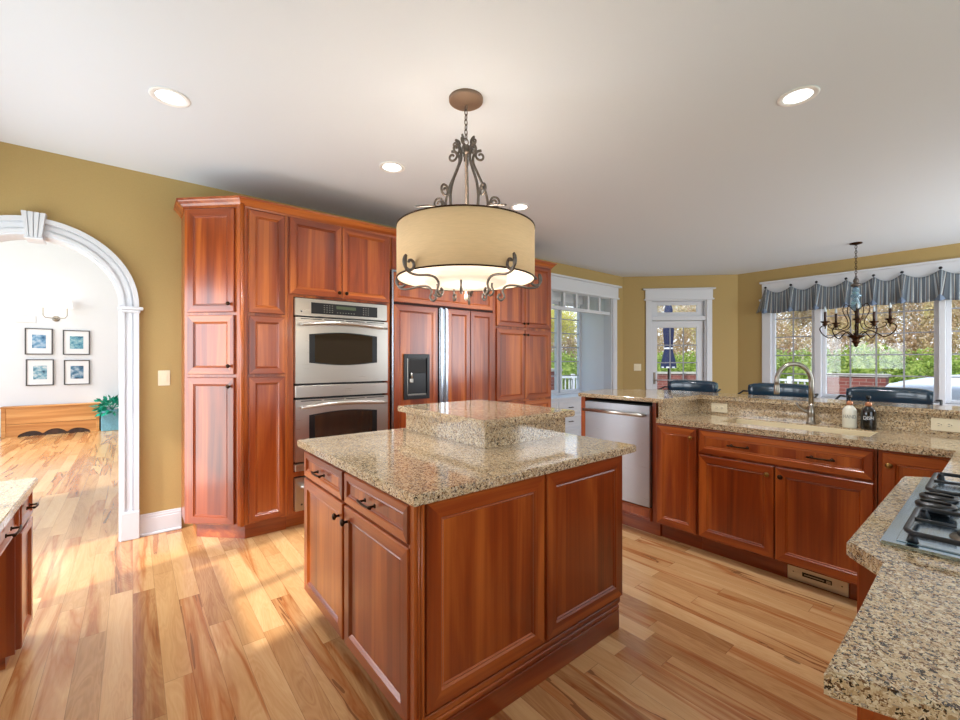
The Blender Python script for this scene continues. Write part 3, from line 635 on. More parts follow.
# refrigerator
fx0, fx1 = 1.850, 3.085; fw = fx1-fx0
rf = thing('built_in_refrigerator', 'wide built-in refrigerator with cherry panels and a black ice dispenser', 'refrigerator', (fx0, YF, 0))
b = MB(); b.box(.004, fw-.004, 0, .58, .1, 2.165); b.build('body', 'groove', rf); MB().box(.01, fw-.01, .06, .5, 0, .1).build('toe_kick', 'black', rf)
b = MB(); b.box(-.006, .010, -.03, .01, .1, 2.178, .002); b.box(.010, fw, -.022, 0, 2.162, 2.178, .001); b.build('steel_edge', 'steel_v', rf)
front(rf, 'grille_panel', .016, fw-.012, 1.885, 2.155, 0, s=.05)
dl = front(rf, 'left_door', .016, .500, .12, 1.862, -.004, s=.06)
dr = MB(); 
d2 = front(rf, 'right_door', .615, .905, .12, 1.862, -.004, s=.055)
front(rf, 'right_door_panel', .912, 1.222, .12, 1.862, -.004, s=.055)
for x in (.508, .565):
    b = MB(); b.box(x, x+.046, -.052, -.004, .12, 1.865, .012, 3); b.build('handle', 'steel_v', rf)
b = MB(); x0, x1, z0, z1 = .117, .398, .972, 1.402
b.box(x0, x0+.03, -.034, -.012, z0, z1, .003); b.box(x1-.03, x1, -.034, -.012, z0, z1, .003); b.box(x0+.03, x1-.03, -.034, -.012, z1-.04, z1, .003); b.box(x0+.03, x1-.03, -.034, -.012, z0, z0+.035, .003); b.box(x0+.03, x1-.03, -.020, -.012, z0+.035, z1-.04)
dp = b.build('ice_dispenser', 'black', dl)
b = MB(); b.box(x0+.04, x1-.04, -.028, -.02, 1.22, 1.35, .002); b.build('dispenser_controls', 'rubber', rf)
b = MB(); b.box(x0+.06, x0+.10, -.034, -.02, 1.13, 1.17, .004); b.tube([(x0+.08, -.03, 1.22), (x0+.08, -.03, 1.17)], .012, 8); b.box(x0+.04, x1-.04, -.033, -.02, .99+.02, 1.018+.005, .002); b.box(x0+.032, x0+.038, -.036, -.02, 1.02, 1.36); b.build('dispenser_spout', 'chrome', rf)
# cabinet over the refrigerator
cf = thing('cabinet_above_refrigerator', 'short cherry wall cabinet directly above the paneled refrigerator', 'cabinet', (fx0-.013, YF, 2.18))
MB().box(0, fw+.013, 0, .58, 0, .32).build('body', 'cherry', cf)
for i in range(3): x = .016+i*.41; front(cf, 'door', x, x+.403, .008, .292, 0, s=.05)
# right tall pantry
px0, px1 = 3.088, 4.05; pw_ = px1-px0
pt = thing('tall_pantry_cabinet', 'tall cherry pantry with four doors at right end of the oven wall', 'cabinet', (px0, YF, 0))
MB().box(0, pw_, 0, .585, .115, 2.5).build('body', 'cherry', pt); MB().box(0, pw_-.02, .07, .585, 0, .115).build('toe_kick', 'cherry_h', pt)
for xa, xb, kx in ((.045, .482, .455), (.490, .93, .518)):
    front(pt, 'door', xa, xb, 1.725, 2.475, 0, knob=(kx, 1.77)); front(pt, 'door', xa, xb, .885, 1.695, 0, knob=(kx, 1.64)); front(pt, 'door', xa, xb, .13, .865, 0, knob=(kx, .80))
# crown
def miter_run(mb, path, prof):   # path of XY points; outward = right-hand side normal; prof (out, z)
    P = [Vector((x, y, 0)) for x, y in path]; rows = []
    for i, p in enumerate(P):
        n0 = (P[i]-P[i-1]).normalized() if i else None; n1 = (P[i+1]-P[i]).normalized() if i < len(P)-1 else None
        f = lambda d: Vector((d.y, -d.x, 0))
        if n0 is None: m = f(n1); k = 1
        elif n1 is None: m = f(n0); k = 1
        else: m = (f(n0)+f(n1)).normalized(); k = 1/max(.3, m.dot(f(n0)))
        rows.append([mb.bm.verts.new(p+m*k*o_+Vector((0, 0, z))) for o_, z in prof])
    for a, b in zip(rows, rows[1:]):
        for j in range(len(prof)-1): mb.bm.faces.new((a[j], b[j], b[j+1], a[j+1]))
        mb.bm.faces.new((a[-1], b[-1], b[0], a[0]))
    mb.bm.faces.new(rows[0]); mb.bm.faces.new(list(reversed(rows[-1])))
    return mb
cr = MB(); miter_run(cr, [(.303, YW-.003), A, B, (4.05, YF), (4.05, YW-.003)], [(-.01, 2.478), (.008, 2.478), (.010, 2.490), (.016, 2.495), (.026, 2.510), (.040, 2.524), (.044, 2.532), (.052, 2.534), (.052, 2.546), (-.01, 2.546)])
tag(cr.build('crown_moulding', 'cherry_h'), 'cherry crown moulding running along the top of the oven wall cabinets', 'moulding')

# ------------------------------------------------------------------ island
ix0, ix1, iy0, iy1 = .730, 1.925, 1.235, 2.375
isl = thing('kitchen_island', 'cherry kitchen island cabinet with two drawers and doors in the middle of the room', 'kitchen island', (ix0, iy0, 0))
iw, idp = ix1-ix0, iy1-iy0
b = MB(); b.box(0, iw, 0, idp, .115, .876); b.build('body', 'cherry', isl)
b = MB(); b.box(.07, iw-.034, 0, idp, 0, .115); b.build('toe_kick', 'cherry_h', isl)
# near end (facing -y): two framed panels, fluted corner, moulded base
front(isl, 'end_panel', .035, .612, .155, .862, 0, s=.062, t=.018); front(isl, 'end_panel', .630, iw-.004, .155, .862, 0, s=.062, t=.018)
b = MB(); b.box(-.012, .028, -.012, .03, .115, .876, .003)
for k in (.0, .012): b.tube([(k+.002, -.014, .12), (k+.002, -.014, .87)], .004, 8)
b.build('corner_post', 'cherry', isl)
b = MB(); b.box(.0, iw-.034, -.018, 0, 0, .095, .002); b.box(.0, iw-.028, -.014, 0, .095, .118, .004); b.box(0, iw-.016, -.009, 0, .118, .142, .003)
b.build('base_moulding', 'cherry_h', isl)
# left face (facing -x): drawers and doors
la = -PI/2
def on_left(nm, ya, yb, z0, z1, **k):   # ya>yb world; local x runs toward -Y
    return front(isl, nm, iy1-ya, iy1-yb, z0, z1, 0, rot=la, loc=(0, idp, 0), **k)
on_left('drawer', 2.362, 1.828, .728, .858, pull=(.28, .793, .12)); on_left('drawer', 1.806, 1.255, .728, .858, pull=(.83, .793, .12))
on_left('door', 2.362, 1.828, .12, .715, knob=(.512, .655)); on_left('door', 1.806, 1.255, .12, .715, knob=(.605, .655))
def slab(name, pts, z0, z1, label, cat, bev=.0045):
    xs = [p[0] for p in pts]; ys = [p[1] for p in pts]; o = (sum(xs)/len(xs), sum(ys)/len(ys), z0)
    b = MB(); b.prism(pts, z0, z1, bev, 3); ob = b.build(name, 'granite', None, o); ob.location = o; return tag(ob, label, cat)
slab('island_countertop', [(.690, 1.18), (1.985, 1.18), (1.985, 2.41), (.690, 2.41)], .877, .914, 'large speckled granite worktop lying on the kitchen island', 'countertop')
rt = thing('raised_island_tier', 'raised square granite tier standing at the back of the island worktop', 'countertop', (1.62, 1.97, .914))
b = MB(); b.box(1.325, 1.925, 1.59, 2.36, .9145, 1.024); b.build('riser', 'granite', rt, (1.62, 1.97, .914))
b = MB(); b.prism([(1.283, 1.545), (1.955, 1.545), (1.955, 2.39), (1.283, 2.39)], 1.024, 1.06, .0045, 3); b.build('top_slab', 'granite', rt, (1.62, 1.97, .914))

# ------------------------------------------------------------------ sink run (faces -x)
XS = 3.06; R9 = -PI/2
def cab_x(name, label, y1, y0, top=.876, depth=.50):
    t = thing(name, label, 'cabinet', (XS, y1, 0), R9); w = y1-y0
    (MB().box(0, w, 0, depth, .115, top) if top > .8 else MB().box(0, w, 0, depth, .115, top).box(0, w, 0, .10, top, .876).box(0, .02, .1, depth, top, .876).box(w-.02, w, .1, depth, top, .876)).build('body', 'cherry', t); MB().box(0, w, .075, depth, 0, .115).build('toe_kick', 'cherry_h', t)
    return t, w
t, w = cab_x('base_cabinet', 'narrow single-door cherry base cabinet between the dishwasher and the sink cabinet', 1.656, 1.350)
front(t, 'door', .012, w-.006, .128, .862, 0, knob=(w-.035, .80), kmat='brass')
t, w = cab_x('sink_base_cabinet', 'cherry sink cabinet with long false drawer front above two doors', 1.348, .425, .69)
front(t, 'false_drawer', .012, w-.012, .705, .862, 0, pull=(w*.29, .785, .13), kmat='bronze')
pull_(t, w*.75, -.02, .785, .13)
front(t, 'door', .012, w/2-.004, .128, .690, 0, knob=(w/2-.035, .64), kmat='brass'); front(t, 'door', w/2+.004, w-.012, .128, .690, 0, knob=(w/2+.035, .64), kmat='bronze')
t, w = cab_x('corner_base_cabinet', 'cherry base cabinet with brass knob in the corner beside the cooktop', .420, -.45)
front(t, 'door', .016, .40, .128, .862, 0, knob=(.045, .80), kmat='brass')
# toe register
v = thing('floor_register', 'steel toe-kick air register below the sink cabinet', 'vent', (XS+.068, .84, .01), R9)
MB().box(0, .29, -.010, 0, 0, .098, .002).build('plate', 'steel', v); b = MB(); b.box(.075, .215, -.0125, -.009, .038, .062); b.build('slot', 'black', v)
b = MB(); b.box(.085, .18, -.0135, -.012, .047, .053); b.box(.19, .21, -.018, -.012, .043, .058); b.build('lever', 'chrome', v)
for x in (.03, .26): MB().lathe([(.004, 0), (.003, .002), (.0005, .003)], (x, -.01, .05), 'y', 8).build('screw', 'frame', v)
# raised dishwasher housing
dh = thing('dishwasher_cabinet', 'cherry housing panels around the raised dishwasher at left end of the bar', 'cabinet', (XS, 2.335, 0), R9)
b = MB(); b.box(0, .042, -.018, .56, .115, 1.028); b.box(.650, .678, 0, .56, .115, 1.028); b.box(.042, .650, .54, .56, .115, 1.028); b.box(.042, .648, 0, .5, .115, .20)
b.build('side_panel', 'cherry', dh); MB().box(.03, .68, .06, .56, 0, .115).build('toe_kick', 'cherry_h', dh)
front(dh, 'bottom_panel', .044, .646, .12, .218, -.0, s=.012)
dw = thing('dishwasher', 'stainless steel dishwasher with bar handle raised beside the sink counter', 'dishwasher', (XS, 2.285, .225), R9)
b = MB(); b.box(0, .598, -.0, .5, 0, .775); b.build('tub', 'rubber', dw)
b = MB(); b.box(.004, .596, -.035, 0, .004, .768, .004, 2); dd = b.build('door', 'steel_dw', dw)
b = MB(); b.tube([(.02, -.082, .70), (.568, -.082, .70)], .0125, 12)
for x in (.03, .558): b.tube([(x, -.035, .70), (x, -.084, .70)], .011, 8)
b.build('handle', 'steel', dd)
# knee wall and bar
mb = MB(); mb.box(3.642, 3.76, -.6, 2.2, 0, 1.028); struct('wall_bar', mb, 'cherry')
b = MB(); b.box(3.62, 3.641, -.6, 1.60, .9145, 1.028); b.box(3.03, 3.62, 1.598, 1.622, .9145, 1.028)
tag(b.build('granite_backsplash', 'granite'), 'speckled granite backsplash between the sink worktop and the raised bar', 'backsplash')
slab('bar_countertop', [(3.0, 1.57), (3.60, 1.57), (3.60, -.6), (3.95, -.6), (3.95, 2.12), (3.62, 2.47), (3.36, 2.47), (3.0, 2.335)], 1.0285, 1.060, 'raised granite bar top running from the dishwasher to the right of the sink', 'countertop')
# sink worktop with opening
sx0, sx1, sy0, sy1 = 3.20, 3.50, .475, 1.26
b = MB()
for x0, x1, y0, y1 in ((3.03, 3.0595, 1.597, 1.64), (3.03, sx0, -.6, 1.597), (sx1, 3.619, -.6, 1.597), (sx0, sx1, -.6, sy0), (sx0, sx1, sy1, 1.597)): b.box(x0, x1, y0, y1, .877, .914)
bmesh.ops.remove_doubles(b.bm, verts=b.bm.verts, dist=1e-5)
tag(b.build('sink_countertop', 'granite'), 'lower speckled granite worktop around the cream sink', 'countertop')
sk = thing('kitchen_sink', 'cream undermount sink set in the granite worktop', 'sink', ((sx0+sx1)/2, (sy0+sy1)/2, .70))
so = ((sx0+sx1)/2, (sy0+sy1)/2, .70); b = MB(); th = .012
b.box(sx0-th, sx0, sy0-th, sy1+th, .72, .876); b.box(sx1-.014, sx1-.0005, sy0+.001, sy1-.001, .72, .907); b.box(sx0, sx1-.014, sy0+.0005, sy0+.012, .72, .907); b.box(sx0, sx1, sy1, sy1+th, .72, .876); b.box(sx0-th, sx1, sy0, sy1+th, .708, .72); b.build('basin', 'sink', sk, so)
MB().lathe([(.04, .72), (.04, .723), (.03, .7235), (.001, .7235)], (3.35, .86, 0)).build('drain', 'chrome', sk, so)
# faucet
fc = thing('kitchen_faucet', 'brushed nickel gooseneck faucet standing behind the sink', 'faucet', (3.565, .825, .9145))
b = MB(); b.lathe([(.030, 0), (.030, .006), (.022, .012), (.020, .05), (.024, .07), (.022, .10), (.015, .112), (.014, .14)]); b.build('base', 'chrome', fc)
pts = [(0, 0, .12), (0, 0, .24)]
for i in range(13): a = PI*i/12; pts.append((-.085+.085*math.cos(a)*1 - 0, .02*i/12+.0, .24+.105*math.sin(a)))
dirv = Vector((-.62, .78)) # spout swings toward the sink and to the left
pts = [(0, 0, .12), (0, 0, .26)]+[((1-math.cos(PI*i/12))*.104*dirv.x, (1-math.cos(PI*i/12))*.104*dirv.y, .285+.12*math.sin(PI*i/12)) for i in range(13)]+[(.208*dirv.x, .208*dirv.y, .26)]
b = MB(); b.tube(pts, .0145, 12); b.build('spout', 'chrome', fc)
e = Vector((.208*dirv.x, .208*dirv.y, .27)); b = MB(); b.lathe([(.013, 0), (.016, -.02), (.0175, -.06), (.015, -.075), (.001, -.075)], e); b.build('spray_head', 'chrome', fc)
b = MB(); b.tube([(0, 0, .075), (-.02, .03, .085), (-.045, .06, .11), (-.055, .07, .14)], [.012, .010, .008, .006], 8); b.build('lever', 'chrome', fc)
# soap bottles
def text(par, s, size, loc, rot, mat, ext=.0006, name='lettering'):
    cu = bpy.data.curves.new(name, 'FONT'); cu.body = s; cu.size = size; cu.extrude = ext; cu.align_x = 'CENTER'; cu.align_y = 'CENTER'
    tmp = bpy.data.objects.new('tmp', cu); C.objects.link(tmp)
    me = bpy.data.meshes.new_from_object(tmp.evaluated_get(bpy.context.evaluated_depsgraph_get())); bpy.data.objects.remove(tmp)
    me.materials.clear(); me.materials.append(M[mat]); o = bpy.data.objects.new(name, me); C.objects.link(o)
    # wrap onto a cylinder of radius R in front of -y
    o.parent = par; o.location = loc; o.rotation_euler = rot; return o
def wrap(o, R):
    for v in o.data.vertices:
        a = v.co.x/R; y = v.co.y; z = v.co.z; v.co = Vector((math.sin(a)*(R+z), -math.cos(a)*(R+z), y))
def soap(x, y, body, word, tcol, label):
    t = thing('soap_dispenser', label, 'soap dispenser', (x, y, .9145), math.atan2(-y, -x)+PI/2, 'soap dispensers by the faucet'); t.scale = (.86, .86, 1.1)
    MB().lathe([(.041, 0), (.043, .004), (.043, .092), (.040, .106), (.028, .120), (.017, .127), (.017, .133)], n=28).build('bottle', body, t)
    MB().lathe([(.019, .131), (.019, .149), (.010, .153), (.008, .156)], n=18).build('collar', 'copper', t)
    b = MB(); b.tube([(0, 0, .15), (0, 0, .175)], .006, 8); b.lathe([(.013, .172), (.014, .188), (.001, .190)], n=16); b.tube([(0, 0, .184), (0, -.03, .184), (0, -.036, .177)], .0045, 8); b.build('pump', 'black', t)
    for i, ln in enumerate(word):
        o = text(t, ln, .028, (0, 0, 0), (0, 0, 0), tcol); wrap(o, .0432); o.location = (0, 0, .065)
    return t
M['grey_ink'] = plain('grey_ink', rgb(120,122,120), .6); M['white_ink'] = plain('white_ink', rgb(235,235,235), .6)
soap(3.545, .622, 'ceramic_w', ['HAND'], 'grey_ink', 'cream soap bottle with grey lettering beside the faucet')
soap(3.545, .532, 'ceramic_b', ['DISH'], 'white_ink', 'black soap bottle with white lettering right of the cream one')
# outlets
def outlet(loc, rot, label, w=.118, h=.072, n=1, switch=False):
    t = thing('light_switch' if switch else 'wall_outlet', label, 'switch' if switch else 'outlet', loc, rot)
    MB().box(-w/2, w/2, -.006, 0, -h/2, h/2, .002, 2).build('cover_plate', 'almond', t)
    if switch:
        b = MB(); b.box(-w*.24, w*.24, -.011, -.005, -h*.27, h*.27, .002); b.build('rocker', 'almond', t)
    else:
        for k in range(n):
            cx = (k-(n-1)/2)*.095
            b = MB()
            for s_ in (-1, 1): b.lathe([(.0155, 0), (.0155, .002), (.014, .003)], (cx+s_*.02, -.006, 0), 'y', 18)
            b.build('socket', 'almond', t)
            for s_ in (-1, 1):
                b = MB()
                b.box(cx+s_*.02-.005, cx+s_*.02+.003, -.0098, -.0088, .005, .007); b.box(cx+s_*.02-.005, cx+s_*.02+.003, -.0098, -.0088, -.007, -.005); b.box(cx+s_*.02+.007, cx+s_*.02+.011, -.0098, -.0088, -.002, .002)
                b.build('slot', 'black', t)
    return t
outlet((3.62, 1.43, .965), R9, 'almond wall outlet in the granite backsplash left of the sink')
outlet((3.62, .17, .972), R9, 'wide almond wall outlet in the backsplash right of the soap bottles', w=.2, n=2)
outlet((.191, YW, 1.204), 0, 'almond light switch on the gold wall between the arch and the pantry', w=.075, h=.118, switch=True)
outlet((DR[0]+.245*math.cos(DA), DR[1]+.245*math.sin(DA), 1.22), DA, 'almond light switch on the gold wall left of the patio door', w=.12, h=.118, switch=True)

# ------------------------------------------------------------------ cooktop run
cc = thing('cooktop_base_cabinet', 'cherry base cabinet under the cooktop worktop at right', 'cabinet', (1.9, 0, 0))
o = (1.9, 0, 0)
b = MB(); b.prism([(1.0, -.45), (3.05, -.45), (3.05, .115), (2.21, .115), (2.16, .20), (1.35, .20), (1.29, .115), (.80, .115)], .115, .876); b.build('body', 'cherry', cc, o)
b = MB(); b.box(1.03, 3.05, -.45, .06, 0, .115); b.build('toe_kick', 'cherry_h', cc, o)
# fronts facing +y
def fr_up(x0, x1, z0, z1, y, **k):
    d = front(cc, k.pop('name', 'door'), 0, x1-x0, z0, z1, 0, rot=PI, loc=(x1-o[0], y, 0), **k); return d
for x0, x1 in ((.815, 1.27), (2.25, 2.63), (2.645, 3.0)): fr_up(x0, x1, .128, .70, .115, knob=(.035, .64)); fr_up(x0, x1, .715, .862, .115, name='drawer', pull=((x1-x0)/2, .79, .11))
for x0, x1 in ((1.40, 1.75), (1.76, 2.11)): fr_up(x0, x1, .128, .862, .20, knob=(.035, .8))
for x in (1.362, 2.145): MB().box(x-.022, x+.022, .175, .222, .0, .876, .004).build('corner_post', 'cherry', cc, o)
pts = [(.97, -.52), (3.03, -.52), (3.03, .148), (2.285, .148), (2.225, .237), (1.318, .237), (1.243, .158), (.744, .158)]
slab('cooktop_countertop', pts, .877, .914, 'speckled granite worktop with a bump-out holding the cooktop', 'countertop')
ck = thing('gas_cooktop', 'stainless gas cooktop with black cast iron grates and round knobs', 'cooktop', (1.79, -.06, .9145))
o = (1.79, -.06, .9145)
b = MB(); b.box(1.36, 2.22, -.34, .185, .9145, .923, .003, 2); b.box(1.385, 2.195, -.31, .16, .9225, .926, .002); plate = b.build('tray', 'steel_top', ck, o)
def grate(x0, x1, y0, y1):
    b = MB(); z = .948; r = .0054
    b.tube([(x0, y0, z), (x1, y0, z), (x1+.0, y0, z)], r, 8) if False else None
    cr_ = .03
    loop = []
    for cx, cy, a0 in ((x1-cr_, y1-cr_, 0), (x0+cr_, y1-cr_, PI/2), (x0+cr_, y0+cr_, PI), (x1-cr_, y0+cr_, 1.5*PI)):
        loop += [(cx+cr_*math.cos(a0+PI/2*i/5), cy+cr_*math.sin(a0+PI/2*i/5), z) for i in range(6)]
    b.tube(loop, r*1.15, 8, closed=True)
    ym = (y0+y1)/2; b.tube([(x0, ym, z), (x1, ym, z)], r, 8)
    for cy in ((y0+ym)/2, (ym+y1)/2):
        cx = (x0+x1)/2
        b.tube([(x0, cy, z), (cx-.035, cy, z+.002)], [r, r*.8], 8); b.tube([(x1, cy, z), (cx+.035, cy, z+.002)], [r, r*.8], 8)
        for yy, s_ in ((ym, 1), ((y0 if cy < ym else y1), -1)):
            b.tube([(cx, yy, z), (cx, cy+(yy-cy)*.33, z+.002)], [r, r*.8], 8)
        for sx in (-1, 1): b.tube([(cx+sx*(x1-x0)*.27, ym if cy > ym else y0, z), (cx+sx*(x1-x0)*.27, cy-.02, z)], r*.8, 6)
    for cx in (x0+.012, x1-.012):
        for cy in (y0+.012, ym, y1-.012): b.tube([(cx, cy, z), (cx+(.006 if cx > (x0+x1)/2 else -.006), cy, .927)], [r, .011], 8)
    b.build('grate', 'blackiron', ck, o)
    for cy in ((y0+ym)/2, (ym+y1)/2):
        c = ((x0+x1)/2, cy, 0)
        bb = MB(); bb.lathe([(.05, .926), (.048, .930), (.038, .932), (.036, .934)], c, n=24); br = bb.build('burner', 'chrome', ck, o)
        bb = MB(); bb.lathe([(.036, .934), (.037, .939), (.03, .942), (.001, .943)], c, n=24); bb.build('burner_cap', 'blackiron', br, o)
grate(1.385, 1.64, -.30, .145); grate(1.885, 2.19, -.30, .15)
for x, y in ((1.70, .118), (1.80, .118), (1.71, .01), (1.81, .01), (1.76, -.1)):
    b = MB(); b.lathe([(.026, .926), (.026, .938), (.039, .940), (.041, .950), (.038, .954), (.001, .955)], (x, y, 0), n=24); b.box(x-.004, x+.004, y-.03, y+.03, .954, .960, .002); b.build('control_knob', 'black', ck, o)

# ------------------------------------------------------------------ desk at the left
dk = thing('kitchen_desk', 'built-in cherry desk with a drawer pedestal below the pale granite top at far left', 'desk', (-.4, 3.02, 0), PI/2)
# local x runs toward +Y, local -y faces +X ; origin at (-.4, 3.02)
f_ = lambda y: y-3.02
b = MB(); b.box(f_(2.735), 0, 0, .66, .055, .722); b.build('pedestal', 'cherry', dk); MB().box(f_(2.735)+.01, -.01, .03, .66, 0, .055).build('toe_kick', 'cherry_h', dk)
front(dk, 'door', f_(2.742), -.006, .07, .58, 0, s=.045); front(dk, 'drawer', f_(2.742), -.006, .595, .715, 0, s=.02, pull=(f_(2.88), .66, .08))
b = MB(); b.box(f_(1.3), f_(2.735), .004, .55, .60, .722); b.build('apron', 'cherry_h', dk)
front(dk, 'drawer', f_(2.06), f_(2.725), .607, .715, .004, s=.02, pull=(f_(2.5), .66, .13)); front(dk, 'drawer', f_(1.4), f_(2.05), .607, .715, .004, s=.02, pull=(f_(1.7), .66, .13))
b = MB(); b.box(f_(1.3), f_(1.33), .0, .66, 0, .722); b.build('end_panel', 'cherry', dk)
b = MB(); b.box(f_(2.715), f_(2.735), .05, .10, .0, .6, .002); b.box(f_(2.715), f_(2.735), .20, .25, .0, .6, .002); b.build('side_stile', 'cherry', dk)
slab('desk_countertop', [(-1.085, 1.28), (-.367, 1.28), (-.367, 3.05), (-1.085, 3.05)], .723, .76, 'granite top of the desk at far left, pale with window glare', 'countertop')

# ------------------------------------------------------------------ pendant over the island
pc = (1.4214, 1.8678)
pd = thing('drum_pendant_light', 'large linen drum pendant with scrolled ironwork hanging over the island', 'pendant light', (pc[0], pc[1], 1.69))
def Z(z): return z-1.69
# view-aligned azimuth used only for where the four scroll arms stand around the drum
a_cam = math.atan2(-pc[1], -pc[0])
b = MB(); b.lathe([(.094, Z(CZ)), (.093, Z(CZ-.014)), (.086, Z(CZ-.019)), (.03, Z(CZ-.024)), (.012, Z(CZ-.032)), (.001, Z(CZ-.036))], n=32); 
M['canopy'] = plain('taupe_canopy', rgb(140,116,98), .5, .3); b.build('ceiling_canopy', 'canopy', pd)
b = MB(); z = CZ-.03; k = 0
while z > 2.585:
    pts = []
    for i in range(10):
        a = 2*PI*i/10; u, v_ = .0085*math.cos(a), .018*math.sin(a)
        pts.append((u if k % 2 else 0, 0 if k % 2 else u, Z(z-.018)+v_))
    b.tube(pts, .0027, 6, closed=True); z -= .027; k += 1
b.build('chain', 'iron', pd)
b = MB(); b.lathe([(.022, Z(2.52)), (.026, Z(2.51)), (.024, Z(2.485)), (.016, Z(2.478)), (.006, Z(2.475)), (.006, Z(2.0))], n=14); b.tube([(.016*math.cos(2*PI*i/12), 0, Z(2.545)+.018*math.sin(2*PI*i/12)) for i in range(12)], .0035, 6, closed=True); b.build('center_stem', 'iron', pd)
def spiral(cx, cz, r0, r1, a0, turns, n=22):
    return [(cx+(r0+(r1-r0)*i/n)*math.cos(a0+turns*2*PI*i/n), cz+(r0+(r1-r0)*i/n)*math.sin(a0+turns*2*PI*i/n)) for i in range(n+1)]
def radial(b, pts2, ang, r, n=8):
    b.tube([(x*math.cos(ang), x*math.sin(ang), z) for x, z in pts2], r, n)
def catmull(P, n=6):
    out = []
    P = [P[0]]+list(P)+[P[-1]]
    for i in range(1, len(P)-2):
        for k in range(n):
            t = k/n; p = []
            for d in range(2):
                a, b_, c, e = P[i-1][d], P[i][d], P[i+1][d], P[i+2][d]
                p.append(.5*((2*b_)+(-a+c)*t+(2*a-5*b_+4*c-e)*t*t+(-a+3*b_-3*c+e)*t**3))
            out.append(tuple(p))
    return out+[P[-2]]
R_ = .375; SHT, SHB = 2.06, 1.785
arm_angs = [a_cam+math.radians(31+72*k) for k in range(5)]
for i, a in enumerate(arm_angs):
    b = MB()
    # lyre arm: top curl outward, in to the hub, out to the belly, down into the drum
    curl = spiral(.082, Z(2.475), .008, .032, 2.7, -1.2)
    e0 = curl[-1]; body = catmull([e0, (.052, Z(2.49)), (.040, Z(2.44)), (.070, Z(2.37)), (.108, Z(2.29)), (.125, Z(2.21)), (.118, Z(2.13)), (.10, Z(2.04))])
    radial(b, curl, a, .0065); radial(b, body, a, .0075)
    curl2 = spiral(.165, Z(2.225), .008, .032, 0, 1.2)
    radial(b, curl2, a, .006); radial(b, catmull([curl2[-1], (.145, Z(2.245)), (.12, Z(2.17)), (.085, Z(2.07))]), a, .006)
    b.build('lyre_arm', 'iron', pd)
for a in [q+.35 for q in arm_angs]:
    b = MB(); radial(b, spiral(.055, Z(2.53), .006, .026, 2.7, -1.2), a, .0055); radial(b, catmull([spiral(.055, Z(2.53), .006, .026, 2.7, -1.2)[-1], (.030, Z(2.51)), (.026, Z(2.48)), (.03, Z(2.45))]), a, .0055); b.build('top_curl', 'iron', pd)
b = MB()
for a in arm_angs:
    radial(b, catmull([(.06, Z(2.05)), (.16, Z(2.125)), (.26, Z(2.12)), (.37, Z(2.085))]), a, .0045)
b.build('spider_arm', 'iron', pd)
# the drum
b = MB(); b.lathe([(R_-.004, Z(SHB)), (R_, Z(SHB)), (R_, Z(SHT)), (R_-.004, Z(SHT))], n=64, cap=False); b.build('shade', 'shade', pd)
b = MB(); b.lathe([(R_-.005, Z(SHT)-.001), (R_-.005, Z(SHB)+.001)], n=64, cap=False); b.build('shade_liner', 'shade_in', pd)
b = MB()
for z in (SHB, SHT): b.lathe([(R_-.004, Z(z)-.003), (R_+.0025, Z(z)-.003), (R_+.0025, Z(z)+.004), (R_-.004, Z(z)+.004)], n=64, cap=False)
b.build('shade_trim', 'bronze', pd)
b = MB(); b.lathe([(.001, Z(1.752)), (.20, Z(1.758)), (.225, Z(1.77)), (.225, Z(1.90)), (.22, Z(1.90))], n=48, cap=False); b.build('glass_diffuser', 'shade_in', pd)
b = MB(); b.lathe([(.001, Z(1.672)), (.010, Z(1.680)), (.011, Z(1.70)), (.005, Z(1.715)), (.010, Z(1.73)), (.014, Z(1.75))], n=14); b.build('finial', 'ceramic_w', pd)
for a in arm_angs:
    b = MB(); sp0 = spiral(R_+.030, Z(1.805), .010, .044, PI*.1, 1.1)
    radial(b, sp0, a, .0075)      # curl outside the rim
    radial(b, catmull([sp0[-1], (R_+.055, Z(1.775)), (R_-.0, Z(1.757)), (R_-.09, Z(1.768)), (.235, Z(1.762)), (.212, Z(1.735)), (.222, Z(1.70)), (.200, Z(1.680)), (.182, Z(1.70)), (.197, Z(1.715))]), a, .0065)
    b.build('lower_scroll', 'iron', pd)
    b = MB(); radial(b, catmull([(.20, Z(1.80)), (.165, Z(1.775)), (.155, Z(1.74)), (.165, Z(1.71)), (.15, Z(1.69)), (.133, Z(1.70)), (.136, Z(1.722)), (.148, Z(1.722))]), a+.55, .006); b.build('inner_scroll', 'iron', pd)
pl = light('pendant_bulb', 'POINT', (pc[0], pc[1], 1.98), 5, (1,.95,.88), size=.08)
pl2 = light('pendant_bulb_low', 'POINT', (pc[0], pc[1], 1.73), 3, (1,.90,.78), size=.12)

# ------------------------------------------------------------------ chandelier in the breakfast area
hc = (6.88, 1.147)
cd = thing('candle_chandelier', 'bronze candle chandelier with pale blue glass column in front of the windows', 'chandelier', (hc[0], hc[1], 1.50))
def Q(z): return z-1.50
b = MB(); b.lathe([(.062, Q(CZ)), (.060, Q(CZ-.012)), (.025, Q(CZ-.022)), (.006, Q(CZ-.03))], n=24); b.build('ceiling_canopy', 'bronze', cd)
b = MB(); z = CZ-.03; k = 0
while z > 2.36:
    b.tube([((.010*math.cos(2*PI*i/8)) if k % 2 else 0, 0 if k % 2 else .010*math.cos(2*PI*i/8), Q(z-.02)+.02*math.sin(2*PI*i/8)) for i in range(8)], .0035, 5, closed=True); z -= .031; k += 1
b.build('chain', 'bronze', cd)
b = MB(); b.lathe([(.005, Q(2.36)), (.022, Q(2.34)), (.03, Q(2.31)), (.02, Q(2.29)), (.05, Q(2.27)), (.055, Q(2.255)), (.02, Q(2.24))], n=16); b.build('crown', 'iron', cd)
